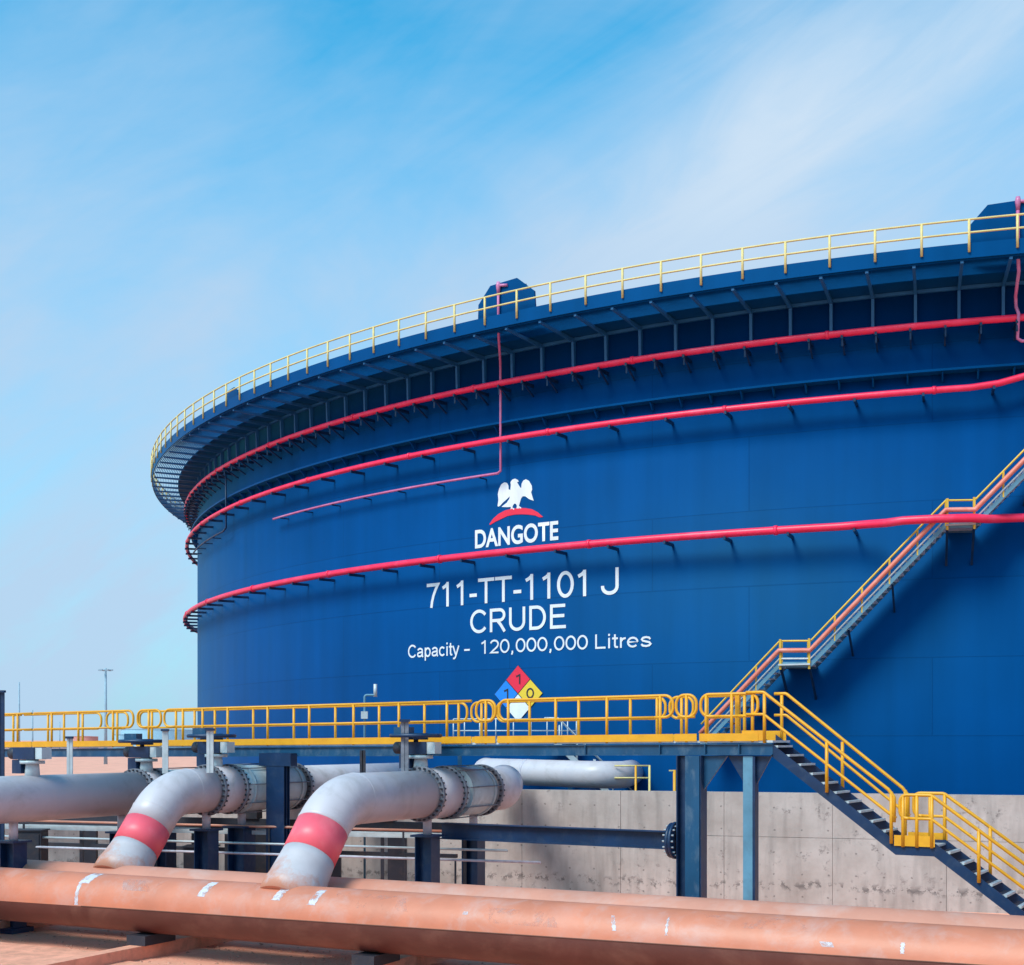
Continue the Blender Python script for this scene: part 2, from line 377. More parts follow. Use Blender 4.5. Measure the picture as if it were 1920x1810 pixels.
MT = dict(
    tank=tank_paint('tank_blue_paint', (0.0, 0.046, 0.185)),
    rim=tank_paint('rim_blue_paint', (0.0003, 0.055, 0.20), False),
    rib=mat('rib_blue_lit_tone', (0.018, 0.14, 0.34), 0.45, var=0.15),  # lighter than the shell: the ribs' lit sides are put into the colour
    navy=mat('navy_steel_paint', (0.002, 0.024, 0.08), 0.42, var=0.25, dirt=(0.10, 0.12, 0.15), dirt_amt=0.25, dscale=3),
    teal=mat('blue_steel_paint', (0.004, 0.062, 0.145), 0.42, var=0.2, dirt=(0.2, 0.25, 0.3), dirt_amt=0.35, dscale=4, stretch=(1, 1, .5)),
    pale=mat('pale_blue_steel_and_lit_face', (0.11, 0.25, 0.36), 0.45, var=0.2, dirt=(0.08, 0.12, 0.16), dirt_amt=0.4, dscale=4),  # pale steel, and the sunlit face of the thin walkway column
    railyellow=mat('stair_yellow_paint', (0.80, 0.48, 0.05), 0.5, var=0.12),
    pink=mat('red_pink_pipe_paint', (0.98, 0.020, 0.085), 0.38, var=0.10, dirt=(0.85, 0.20, 0.36), dirt_amt=0.25, dscale=1.2),
    salmon=mat('salmon_pipe_paint', (0.75, 0.19, 0.13), 0.45, var=0.12, dirt=(0.8, 0.45, 0.42), dirt_amt=0.5, dscale=1.5),
    mauve=mat('faded_pink_pipe_paint', (0.62, 0.14, 0.30), 0.4, var=0.15, dirt=(0.6, 0.4, 0.65), dirt_amt=0.6, dscale=0.5),
    yellow=mat('yellow_rail_paint', (0.82, 0.36, 0.012), 0.42, var=0.10, vscale=3, dirt=(0.65, 0.20, 0.02), dirt_amt=0.25, dscale=2),
    straw=mat('weathered_yellow_rail_paint', (0.74, 0.56, 0.22), 0.5, var=0.15, vscale=2),
    galv=mat('galvanised_steel', (0.55, 0.57, 0.60), 0.45, 0.25, var=0.15, vscale=3),
    white=mat('white_sign_paint', (0.80, 0.77, 0.82), 0.5, var=0.07, vscale=2.5, stretch=(1, 1, .3), dirt=(0.55, 0.55, 0.62), dirt_amt=0.35, dscale=1.2),
    gray=mat('light_grey_pipe_paint', (0.60, 0.515, 0.55), 0.40, var=0.06, vscale=0.9, dirt=(0.36, 0.29, 0.28), dirt_amt=0.6, dscale=1.3, fade=(0.50, 0.47, 0.55), fade_amt=0.6, bump=0.04, bscale=6),
    green=mat('grey_green_valve_paint', (0.50, 0.56, 0.60), 0.42, var=0.12, dirt=(0.2, 0.24, 0.26), dirt_amt=0.4, dscale=3),
    flake=mat('flaking_pale_paint', (0.60, 0.50, 0.52), 0.6, var=0.15, dirt=(0.62, 0.56, 0.62), dirt_amt=1.0, dscale=4.5, cut=True, dlo=0.38, dhi=0.52),
    smear=mat('patchy_paint_smear', (0.66, 0.26, 0.17), 0.5, var=0.1, dirt=(0.62, 0.48, 0.48), dirt_amt=0.8, dscale=2.2, cut=True),
    flange=mat('flange_grey_steel', (0.20, 0.20, 0.24), 0.5, var=0.25, vscale=4, dirt=(0.05, 0.04, 0.05), dirt_amt=0.6, dscale=4),
    dark=mat('dark_gasket_steel', (0.025, 0.025, 0.04), 0.55, var=0.3, dirt=(0.12, 0.07, 0.05), dirt_amt=0.4, dscale=5),
    band=mat('red_band_paint', (0.97, 0.12, 0.165), 0.42, var=0.06, vscale=1.5, dirt=(0.95, 0.30, 0.32), dirt_amt=0.3, dscale=1.6),
    orange=mat('dusty_orange_pipe_paint', (0.62, 0.195, 0.11), 0.48, var=0.13, vscale=0.8, dirt=(0.56, 0.36, 0.33), dirt_amt=0.55, dscale=1.5, fade=(0.62, 0.28, 0.22), fade_amt=0.6, bump=0.08, bscale=9),
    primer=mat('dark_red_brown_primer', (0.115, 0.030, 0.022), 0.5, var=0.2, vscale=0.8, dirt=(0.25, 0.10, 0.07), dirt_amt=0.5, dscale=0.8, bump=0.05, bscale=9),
    orange2=mat('faded_orange_pipe_paint', (0.64, 0.25, 0.17), 0.5, var=0.10, vscale=0.8, dirt=(0.64, 0.45, 0.40), dirt_amt=0.5, dscale=0.7),
    scuff=mat('pale_paint_scuff', (0.58, 0.52, 0.60), 0.6, var=0.2, vscale=6),
    seam=mat('dark_seam', (0.12, 0.045, 0.03), 0.7),
    concrete=concrete('cast_concrete'),
    kerb=mat('dusty_orange_concrete', (0.86, 0.34, 0.22), 0.9, var=0.18, vscale=3, dirt=(0.30, 0.16, 0.10), dirt_amt=0.5, dscale=2, bump=0.2, bscale=25),
    red=mat('sign_red', (0.85, 0.02, 0.06), 0.4, var=0.03), sblue=mat('sign_blue', (0.01, 0.22, 0.75), 0.4, var=0.03),
    syellow=mat('sign_yellow', (0.85, 0.55, 0.04), 0.4, var=0.03), black=mat('sign_black', (0.02, 0.02, 0.03), 0.5),
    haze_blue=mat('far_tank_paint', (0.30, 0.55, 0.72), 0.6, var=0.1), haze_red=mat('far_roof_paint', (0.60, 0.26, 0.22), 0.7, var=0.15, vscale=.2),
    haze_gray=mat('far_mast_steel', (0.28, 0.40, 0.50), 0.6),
)

def overspray():
    m = mat('grey_paint_with_orange_overspray', (0.55, 0.48, 0.51), 0.5, var=0.10, dirt=(0.45, 0.40, 0.42), dirt_amt=0.5, dscale=1.6)
    n, l = m.node_tree.nodes, m.node_tree.links
    b_ = n['Principled BSDF']; old = b_.inputs['Base Color'].links[0].from_socket
    t = n.new('ShaderNodeTexCoord'); sp_ = n.new('ShaderNodeSeparateXYZ'); l.new(t.outputs['Object'], sp_.inputs[0])
    nz = n.new('ShaderNodeTexNoise'); nz.inputs['Scale'].default_value = 2.2; nz.inputs['Detail'].default_value = 8; nz.inputs['Roughness'].default_value = 0.7
    l.new(t.outputs['Object'], nz.inputs['Vector'])
    q = n.new('ShaderNodeMath'); q.operation = 'MULTIPLY_ADD'; l.new(nz.outputs['Fac'], q.inputs[0]); q.inputs[1].default_value = 2.4; l.new(sp_.outputs['Z'], q.inputs[2])
    # drifted from one side, so it climbs higher on the left of the leg
    q2 = n.new('ShaderNodeMath'); q2.operation = 'MULTIPLY_ADD'; l.new(sp_.outputs['X'], q2.inputs[0]); q2.inputs[1].default_value = 0.7; l.new(q.outputs[0], q2.inputs[2])
    r_ = n.new('ShaderNodeMapRange'); r_.inputs['From Min'].default_value = 2.35; r_.inputs['From Max'].default_value = 1.75; l.new(q2.outputs[0], r_.inputs[0])
    mm = n.new('ShaderNodeMix'); mm.data_type = 'RGBA'; l.new(r_.outputs[0], mm.inputs['Factor']); l.new(old, mm.inputs[6]); mm.inputs[7].default_value = (0.56, 0.23, 0.15, 1)
    l.new(mm.outputs[2], b_.inputs['Base Color'])
    return m
MT['overspray'] = overspray()
# ------------------------------------------------------------------ ground
gm = mat('sandy_ground', (0.92, 0.38, 0.26), 0.95, var=0.16, vscale=0.25, dirt=(0.70, 0.29, 0.19), dirt_amt=0.6, dscale=0.8, bump=0.5, bscale=9)
g = M(); S = 6000
g._add([(-S, -200, 0), (S, -200, 0), (S, S * 2, 0), (-S, S * 2, 0)], [(0, 1, 2, 3)], False)
tag(g.build('ground', gm), kind='structure')
pb = M()
for i in range(2600):                      # loose stones and clods round the pipes
    t_ = random.uniform(-9, 32); d_ = random.uniform(-4.5, 5.0)
    c_ = Vector((-11.9 + .89 * t_ + .456 * d_, 31.1 - .456 * t_ + .89 * d_, 0)); r_ = random.choice((.012, .018, .025, .03, .045))
    a_ = random.uniform(0, 6.28); u_ = Vector((math.cos(a_), math.sin(a_), 0)); v_ = Vector((-u_.y, u_.x, 0))
    ring = [c_ + u_ * (r_ * k * random.uniform(.8, 1.2)) + v_ * (r_ * q * random.uniform(.8, 1.2)) for k, q in ((1, .2), (.4, .9), (-.6, .8), (-1, -.1), (-.3, -.9), (.7, -.7))]
    top = c_ + Vector((0, 0, r_ * random.uniform(.6, 1.1)))
    pb._add(ring + [top], [(j, (j + 1) % 6, 6) for j in range(6)], False)
tag(pb.build('gravel', mat('orange_gravel', (0.55, 0.25, 0.18), 0.95, var=0.5, vscale=9)), kind='stuff')

df = M(); df._add([(-16, 44.5, .006), (14.0, 36.4, .006), (75, 20, .006), (75, 135, .006), (-40, 135, .006), (-40, 52, .006)], [(0, 1, 2, 3, 4, 5)], False)  # unseen dark floor, added to cut ground bounce onto the rim underside
tag(df.build('bounce_cut_floor', mat('dark_bounce_cut', (0.07, 0.07, 0.075), 0.9, var=0.3, vscale=.3)), kind='structure')

# ------------------------------------------------------------------ the big tank
TC = Vector((26.40, 84.08, 0)); RT = 45.0
def cyl(th, r, z): return Vector((TC.x + r * math.cos(R(th)), TC.y + r * math.sin(R(th)), z))
tank = thing('storage_tank', (TC.x, TC.y, 0), 'huge cylindrical dark blue oil storage tank with white lettering and a railed rim', 'storage tank')
m = M(); m.revolve([(RT, 0.0), (RT, 18.6), (RT - .05, 18.6), (RT - .05, 15.0), (0.01, 15.0)], 0, 360, 360, TC)
m.build('shell', MT['tank'], tank)
m = M(); m.revolve([(RT - .3, 18.68), (46.03, 18.68), (46.03, 18.58), (46.0, 18.58), (46.0, 18.62), (RT, 18.62)], 0, 360, 360, TC, False)
m.build('inner_deck', MT['rim'], tank)
m = M()
for i in range(16):                        # concentric bearing bars of the open grating walkway
    r_ = 46.035 + .085 * i
    m.revolve([(r_, 18.60), (r_ + .014, 18.60), (r_ + .014, 18.66), (r_, 18.66)], 150, 285, 135, TC, False, True)
m.build('grating', MT['rim'], tank)
m = M(); m.revolve([(47.352, 18.64), (47.41, 18.64), (47.41, 19.07), (47.352, 19.07)], 0, 360, 360, TC, False, True)
m.build('fascia', MT['rim'], tank)
m = M(); m.revolve([(RT, 18.50), (45.10, 18.50), (45.10, 18.60), (RT, 18.60)], 0, 360, 360, TC, False, True)
m.build('stiffener_ring', MT['rib'], tank)
m = M(); m.revolve([(RT, 15.96), (45.36, 15.98), (45.36, 16.05), (RT, 16.05)], 0, 360, 360, TC, False)
m.build('stiffener_angle', MT['rim'], tank)
for i in range(58):
    mm = M(); th = 186.2 + 1.31 * i; t = Vector((-math.sin(R(th)), math.cos(R(th)), 0)) * 0.022
    mm.prism([cyl(th, r, z) - t for r, z in [(45.004, 15.70), (45.10, 15.72), (45.33, 15.955), (45.004, 15.955)]], t * 2)
    mm.build('girder_gusset', MT['rim'], tank)
# ribs under the rim platform
def rib_mesh(th):
    m = M(); t = Vector((-math.sin(R(th)), math.cos(R(th)), 0)) * 0.045
    poly = [(47.33, 18.595), (47.33, 18.53), (45.16, 18.44), (45.12, 17.45), (45.005, 17.40), (45.005, 18.575), (45.98, 18.575)]
    P = [cyl(th, r, z) - t for r, z in poly]
    return m.prism(P, t * 2)
rib0 = None
for i in range(64):
    th = 162.9 + 1.62 * i
    if rib0 is None:
        rib0 = rib_mesh(th).build('rib', MT['rib'], tank)
    else:
        put(rib0, (0, 0, 0), tank, (0, 0, R(1.62 * i)))
# rim railing
ths = [165 + i for i in range(0, 101)]
for z, nm in ((19.74, 'top_rail'), (19.36, 'mid_rail')):
    M().tube([cyl(a, 47.44, z) for a in ths], 0.032, 8).build(nm, MT['straw'], tank)
p0 = None
for i in range(58):
    th = 238.0 - 1.585 * 42 + 1.585 * i
    b = cyl(th, 47.44, 0)
    if p0 is None:
        p0 = M().tube([(0, 0, 18.80), (0, 0, 19.74)], 0.040, 8).build('rail_post', MT['straw'])
        p0.parent = tank; p0.location = b - TC
    else: put(p0, b - TC, tank)
# foam shields standing above the rim
def shield(c0, k=1.0):
    pts = [(t * k, 19.0 + (z - 19.0) * k) for t, z in [(-1.45, 19.0), (-1.42, 19.72), (-.80, 20.28), (.55, 20.34), (1.40, 19.78), (1.47, 19.0)]]
    m = M(); n = len(pts)
    a = [cyl(c0 + t, 46.98, z) for t, z in pts]; b = [cyl(c0 + t, 46.90, z) for t, z in pts]
    m._add(a + b, [tuple(range(n)), tuple(range(n, 2 * n))[::-1]] + [(i, n + i, n + (i + 1) % n, (i + 1) % n) for i in range(n)], False)
    sh = m.build('foam_shield', MT['rim'], tank)
    for s in (-.9, .9):
        M().bar(cyl(c0 + s * k, 46.88, 19.0), cyl(c0 + s * k, 46.88, 19.0 + 1.1 * k), .08, .08).build('stay', MT['navy'], sh)
    return sh
shield(215.2, .55); shield(235.5); shield(255.3)

# lettering -----------------------------------------------------------
def font_mesh(body, bold=0.0):
    cu = bpy.data.curves.new('t', 'FONT'); cu.body = body; cu.size = 1; cu.resolution_u = 6; cu.offset = bold
    ob = bpy.data.objects.new('t', cu); COL.objects.link(ob)
    dg = bpy.context.evaluated_depsgraph_get(); dg.update()
    me = bpy.data.meshes.new_from_object(ob.evaluated_get(dg))
    bpy.data.objects.remove(ob); bpy.data.curves.remove(cu)
    return me
_h = font_mesh('H'); CAP = max(v.co.y for v in _h.vertices) - min(v.co.y for v in _h.vertices)
def wrap_flat(verts_faces_bm, name, material, parent, rad=RT + .012):
    bm = verts_faces_bm
    xs = [v.co.x for v in bm.verts]
    x = math.floor(min(xs) / .2) * .2
    while x < max(xs):
        bmesh.ops.bisect_plane(bm, geom=bm.verts[:] + bm.edges[:] + bm.faces[:], plane_co=(x, 0, 0), plane_no=(1, 0, 0))
        x += .2
    off = Vector((0, 0, 0)); p = parent
    while p is not None: off += p.location; p = p.parent
    for v in bm.verts:
        v.co = cyl(math.degrees(v.co.x / RT), rad + v.co.z, v.co.y) - off
    bmesh.ops.recalc_face_normals(bm, faces=bm.faces[:])
    me = bpy.data.meshes.new(name); bm.to_mesh(me); bm.free(); me.materials.append(material)
    o = bpy.data.objects.new(name, me); COL.objects.link(o); o.parent = parent
    return o
def lettering(runs, name, parent=tank, material=None, rad=RT + .012, bold=0.0):
    """runs = (text, theta left, theta right, baseline z, cap height)"""
    bm = bmesh.new()
    for (body, t0, t1, zb, cap) in runs:
        me = font_mesh(body, bold); b2 = bmesh.new(); b2.from_mesh(me)
        x0 = min(v.co.x for v in b2.verts); x1 = max(v.co.x for v in b2.verts)
        for v in b2.verts:
            v.co = Vector(((t0 + (v.co.x - x0) / (x1 - x0) * (t1 - t0)) * math.pi / 180 * RT, zb + v.co.y / CAP * cap, 0))
        tmp = bpy.data.meshes.new('tmp'); b2.to_mesh(tmp); b2.free(); bm.from_mesh(tmp); bpy.data.meshes.remove(tmp)
    return wrap_flat(bm, name, material or MT['white'], parent, rad)
# a plain monoline sans drawn from strokes: cap height 1, strokes are centre lines
def arc_(cx_, cy_, rx, ry, a0, a1, n=14): return [(cx_ + rx * math.cos(R(a0 + (a1 - a0) * i / n)), cy_ + ry * math.sin(R(a0 + (a1 - a0) * i / n))) for i in range(n + 1)]
GLY = {
 '0': (.778, [('c', arc_(.39, .5, .30, .445, 0, 360, 32)[:-1])]),
 '1': (.778, [[(.44, 0), (.44, 1)], [(.44, .93), (.33, .84), (.17, .765)]]),
 '2': (.778, [arc_(.385, .675, .285, .27, 165, -25, 14) + [(.56, .44), (.30, .22), (.12, .06), (.70, .06)]]),
 '7': (.778, [[(.06, .94), (.69, .94), (.56, .74), (.44, .50), (.36, .25), (.32, 0)]]),
 '-': (.466, [[(.05, .36), (.42, .36)]]),
 'T': (.853, [[(.02, .94), (.83, .94)], [(.425, .90), (.425, 0)]]),
 'J': (.70, [[(.54, 1), (.54, .32)] + arc_(.31, .30, .23, .245, 0, -180, 14)[1:] + [(.08, .34)]]),
 'C': (1.0, [arc_(.52, .5, .42, .445, 38, 322, 26)]),
 'R': (1.0, [[(.16, 0), (.16, .94), (.58, .94)] + arc_(.60, .715, .24, .225, 90, -90, 12) + [(.19, .49)], [(.50, .47), (.66, .30), (.87, 0)]]),
 'U': (1.0, [[(.16, 1), (.16, .38)] + arc_(.5, .38, .34, .325, 180, 360, 16)[1:] + [(.84, 1)]]),
 'D': (1.0, [('c', [(.17, .06), (.17, .94), (.46, .94)] + arc_(.46, .5, .39, .44, 85, -85, 16) + [(.46, .06)])]),
 'E': (.93, [[(.82, .94), (.17, .94), (.17, .06), (.85, .06)], [(.20, .52), (.78, .52)]]),
 'L': (.778, [[(.15, 1), (.15, .06), (.72, .06)]]),
 'a': (.778, [arc_(.36, .50, .24, .165, 165, 0, 10) + [(.60, .14), (.66, 0)], [(.58, .40), (.33, .365)] + arc_(.30, .215, .20, .15, 95, 265, 10) + [(.46, .09), (.58, .20)]]),
 'p': (.778, [[(.15, .725), (.15, -.28)], ('c', arc_(.41, .36, .25, .305, 0, 360, 22)[:-1])]),
 'c': (.70, [arc_(.36, .36, .27, .305, 42, 318, 18)]),
 'i': (.31, [[(.155, 0), (.155, .725)], [(.155, .86), (.155, 1)]]),
 't': (.39, [[(.19, .95), (.19, .17), (.23, .08), (.37, .055)], [(.03, .67), (.16, .67)], [(.22, .67), (.36, .67)]]),
 'y': (.70, [[(.05, .725), (.32, .06)], [(.63, .725), (.36, .02), (.28, -.16), (.20, -.225), (.06, -.225)]]),
 'r': (.466, [[(.15, 0), (.15, .725)], [(.18, .46), (.25, .61), (.43, .665)]]),
 'e': (.778, [[(.12, .375), (.66, .375)] + arc_(.375, .36, .28, .305, 3, 318, 20)]),
 's': (.70, [[(.60, .52), (.53, .63), (.36, .67), (.19, .63), (.12, .53), (.18, .43), (.36, .37), (.55, .31), (.62, .20), (.54, .10), (.36, .055), (.17, .10), (.09, .20)]]),
 ',': (.389, [[(.18, .13), (.19, 0), (.13, -.15)]]), ' ': (.389, []),
}
def stroke_word(body, t0, t1, zb, cap, name, wd_=.135, parent=tank, mt=None, rad=RT + .012):
    bm = bmesh.new(); x = 0.0; k = 0; polys = []
    for ch in body:
        adv, strokes = GLY[ch]
        for st_ in strokes:
            closed = st_[0] == 'c'; pts = st_[1] if closed else st_
            polys.append((closed, [(x + p[0], p[1]) for p in pts]))
        x += adv
    allx = [p[0] for _, P in polys for p in P]; xa, xb = min(allx), max(allx)
    sx = math.radians(t1 - t0) * RT / (xb - xa)
    for closed, P in polys:
        Q = [Vector(((p[0] - xa) * sx + math.radians(t0) * RT, zb + p[1] * cap)) for p in P]; N = len(Q); hw = wd_ * cap / 2
        L_, R_ = [], []
        for i in range(N):
            a_ = Q[i] - Q[i - 1] if (i > 0 or closed) else Q[1] - Q[0]
            b_ = Q[(i + 1) % N] - Q[i] if (i < N - 1 or closed) else a_
            a_, b_ = a_.normalized(), b_.normalized()
            na, nb = Vector((-a_.y, a_.x)), Vector((-b_.y, b_.x)); m_ = (na + nb)
            m_ = m_ / max(m_.length_squared, .5) * 2 * hw
            L_.append(bm.verts.new((Q[i].x + m_.x, Q[i].y + m_.y, .0012 * (k % 5)))); R_.append(bm.verts.new((Q[i].x - m_.x, Q[i].y - m_.y, .0012 * (k % 5))))
        for i in range(N if closed else N - 1):
            j = (i + 1) % N
            bm.faces.new((L_[i], R_[i], R_[j], L_[j]))
        k += 1
    return wrap_flat(bm, name, mt or MT['white'], parent, rad)
stroke_word('711-TT-1101', 228.87, 237.93, 9.66, .91, 'tank_number')
stroke_word('J', 238.82, 239.52, 9.66, .91, 'tank_letter')
stroke_word('CRUDE', 231.72, 236.98, 8.60, .84, 'product_name')
stroke_word('Capacity', 227.62, 230.95, 7.83, .49, 'capacity_word')
stroke_word('-', 231.28, 231.62, 7.83, .49, 'dash_mark')
stroke_word('120,000,000', 232.33, 238.05, 7.83, .49, 'capacity_number')
stroke_word('Litres', 238.50, 241.10, 7.83, .49, 'unit_word')
lettering([('DANGOTE', 231.94, 236.59, 11.71, .62)], 'company_name', bold=0.026)
def poly_part(pts, name, material, parent=tank, rad=RT + .012):     # pts = (theta, z)
    bm = bmesh.new()
    vs = [bm.verts.new((t * math.pi / 180 * RT, z, 0)) for t, z in pts]
    f = bm.faces.new(vs); bmesh.ops.triangulate(bm, faces=[f])
    return wrap_flat(bm, name, material, parent, rad)
EAGLE = [(635,595),(650,490),(640,400),(660,315),(700,240),(750,212),(795,222),(818,270),(820,325),(848,338),(856,260),(850,212),(878,172),(925,156),(972,180),(986,208),(958,216),(985,262),(1008,300),(1026,312),(1030,245),(1058,192),(1100,172),(1150,200),(1193,275),(1200,340),(1184,384),(1200,440),(1225,522),(1150,492),(1090,446),(1048,446),(1022,482),(1000,560),(988,600),(1028,626),(1020,642),(945,640),(956,600),(940,566),(912,560),(890,592),(880,622),(916,642),(905,660),(850,655),(856,612),(800,616),(700,610),(790,542),(832,480),(838,440),(800,478),(720,545),(680,590),(650,605)]
def zoom2cyl(p):                           # from the emblem drawing's own grid to shell angle and height
    ct = (p[0] - 966) / 1920 * 6.57 + 234.40
    cz = 14.36 - p[1] / 1484 * 3.27 - (p[0] - 966) * 0.000235
    return ct, cz
poly_part([zoom2cyl(p) for p in EAGLE], 'emblem_eagle', MT['white'])
ARC = [(495,890),(560,800),(650,725),(760,668),(880,640),(1000,632),(1100,637),(1200,657),(1290,707),(1372,782),(1315,788),(1250,757),(1150,742),(1040,735),(920,738),(800,760),(690,810),(600,850),(510,902)]
poly_part([zoom2cyl(p) for p in ARC], 'emblem_arc', MT['red'])

# hazard diamond
hz = thing('hazard_sign', cyl(234.44, RT, 6.35), 'four-coloured hazard diamond on the tank wall partly behind the yellow railing', 'sign')
a, hgt, c0, z0 = 1.35, 1.02, 234.44, 6.35
def dia(cx_, cz_, s, nm, mt, rad=RT + .03): return poly_part([(cx_, cz_ + hgt * s), (cx_ + a * s, cz_), (cx_, cz_ - hgt * s), (cx_ - a * s, cz_)], nm, mt, hz, rad)
dia(c0, z0, 1.0, 'backing_plate', MT['black'], RT + .02)
q = {'red_panel': (c0, z0 + hgt / 2, MT['red'], '1'), 'blue_panel': (c0 - a / 2, z0, MT['sblue'], '1'), 'yellow_panel': (c0 + a / 2, z0, MT['syellow'], '0'), 'white_panel': (c0, z0 - hgt / 2, MT['white'], None)}
for nm, (ct, cz, mt, dg) in q.items():
    pn = dia(ct, cz, .48, nm, mt)
    if dg: stroke_word(dg, ct - (.17 if dg == '0' else .10), ct + (.17 if dg == '0' else .10), cz - .17, .36, 'digit', .16, pn, MT['black'], RT + .04)

# ------------------------------------------------------------------ ring pipes on brackets
def ring_pipe(pts, rad, name, label, brk, blen, material, group, zdrop=.14, leg=0.0, couplings=()):
    root = thing(name, cyl(pts[0][0], pts[0][1], pts[0][2]), label, 'pipe', group)
    M().tube([cyl(*p) for p in pts], rad, 14).build('pipe', material, root)
    def r_at(th):
        for p, q_ in zip(pts, pts[1:]):
            if p[0] <= th <= q_[0]:
                k = (th - p[0]) / (q_[0] - p[0]); return p[1] + (q_[1] - p[1]) * k, p[2] + (q_[2] - p[2]) * k
        return pts[-1][1], pts[-1][2]
    for th in brk:
        rr, zz = r_at(th); zb = zz - rad - .03
        m = M()
        m.bar(cyl(th, RT + .003, zb), cyl(th, rr + .12, zb), .07, .10)
        if leg:
            m.bar(cyl(th, RT + .003, zb - .36), cyl(th, rr - .05, zb - .04), .05, .05)
            m.bar(cyl(th, rr + .05, zb - leg), cyl(th, rr + .05, zb - .03), .05, .05)
        m.build('bracket', MT['navy'], root)
    for th in couplings:
        rr, zz = r_at(th)
        M().tube([cyl(th - .07, rr, zz), cyl(th + .07, rr, zz)], rad * 1.22, 14).build('coupling', material, root)
    return root
def rr(a, b, r, z, st=1.0):
    n = int((b - a) / st); return [(a + (b - a) * i / n, r, z) for i in range(n + 1)]
brk = [186 + 2.55 * i for i in range(29)]
G = 'red pipes circling the tank'
ring_pipe(rr(182, 264, 45.62, 17.33), .105, 'cooling_pipe', 'red pink pipe circling the tank wall just under the rim platform', [186.8 + 1.275 * i for i in range(58)], .6, MT['pink'], G, leg=.28, couplings=[192 + 8.1 * i for i in range(9)])
ring_pipe(rr(182, 254.0, 45.56, 15.35) + [(255.0, 45.56, 15.42), (256.0, 45.56, 15.60), (258, 45.56, 15.75), (264, 45.56, 15.75)], .10, 'cooling_pipe', 'red pink pipe circling the tank at mid height, above the emblem', brk, .6, MT['pink'], G, couplings=[196 + 8.1 * i for i in range(8)])
p3 = rr(182, 249.2, 45.66, 11.33) + [(250.2, 45.75, 11.34), (251.0, 46.4, 11.25), (251.6, 46.62, 11.26), (252.8, 46.66, 11.26), (254.0, 46.62, 11.24), (254.6, 46.3, 11.24), (255.2, 45.8, 11.32)] + rr(256, 264, 45.66, 11.34)
ring_pipe(p3, .125, 'cooling_pipe', 'lowest red pink pipe on the tank, running between the emblem and the tank number', [x for x in brk if not 250.5 < x < 255.5], .7, MT['pink'], G, couplings=[190 + 8.1 * i for i in range(8)])

# thin foam risers
def riser(pts, rad, label, clamps, material=MT['mauve'], cap=True):
    P = [cyl(*p) for p in pts]
    root = thing('foam_riser_pipe', P[-1], label, 'pipe', 'thin foam pipes on the tank')
    M().tube(P, rad, 10).build('pipe', material, root)
    if cap:
        M().tube([P[0] - Vector((0, 0, .30)), P[0] - Vector((0, 0, .02)), P[0] + Vector((0, 0, .10))], [.05, .085, .06], 10).build('foam_maker', MT['mauve'], root)
        M().tube([P[0] + Vector((0, 0, -.02)), cyl(pts[0][0] + .42, pts[0][1] - .05, pts[0][2] - .06)], .05, 10).build('outlet', MT['mauve'], root)
    for (th, r_, z) in clamps:
        M().bar(cyl(th, RT + .003, z - .07), cyl(th, r_ + .08, z - .07), .05, .04).build('clamp', MT['navy'], root)
    return root
riser([(235.18, 47.05, 20.22), (235.18, 47.05, 18.72), (234.98, 46.8, 18.52), (233.78, 45.38, 18.15), (233.75, 45.34, 17.9)] + [(233.76, 45.34, 14.3), (233.6, 45.34, 14.22)] + [(233 - i, 45.34, 14.22) for i in range(0, 18)], .045,
      'thin faded pink pipe dropping from the rim then turning level above the emblem', [(232.6 - 2.6 * i, 45.34, 14.22) for i in range(7)])
riser([(255.5, 47.05, 20.3), (255.5, 47.05, 18.75), (255.55, 46.9, 18.3), (255.62, 45.6, 18.0), (255.65, 45.5, 17.7), (255.7, 45.78, 17.4), (255.7, 45.5, 16.75), (255.85, 45.5, 16.66)] + [(257 + i, 45.5, 16.66) for i in range(6)], .05,
      'thin faded pink pipe dropping from the rim at the right end of the tank', [(258, 45.5, 16.66)])
riser([(209.0, 45.42, 17.2), (209.0, 45.4, 14.6), (208.4, 45.38, 14.5)] + [(207 - i, 45.38, 14.5) for i in range(10)], .04,
      'thin dark pipe dropping down the far left flank of the tank between the red pipes', [(206 - 2.4 * i, 45.38, 14.5) for i in range(4)], MT['navy'], False)

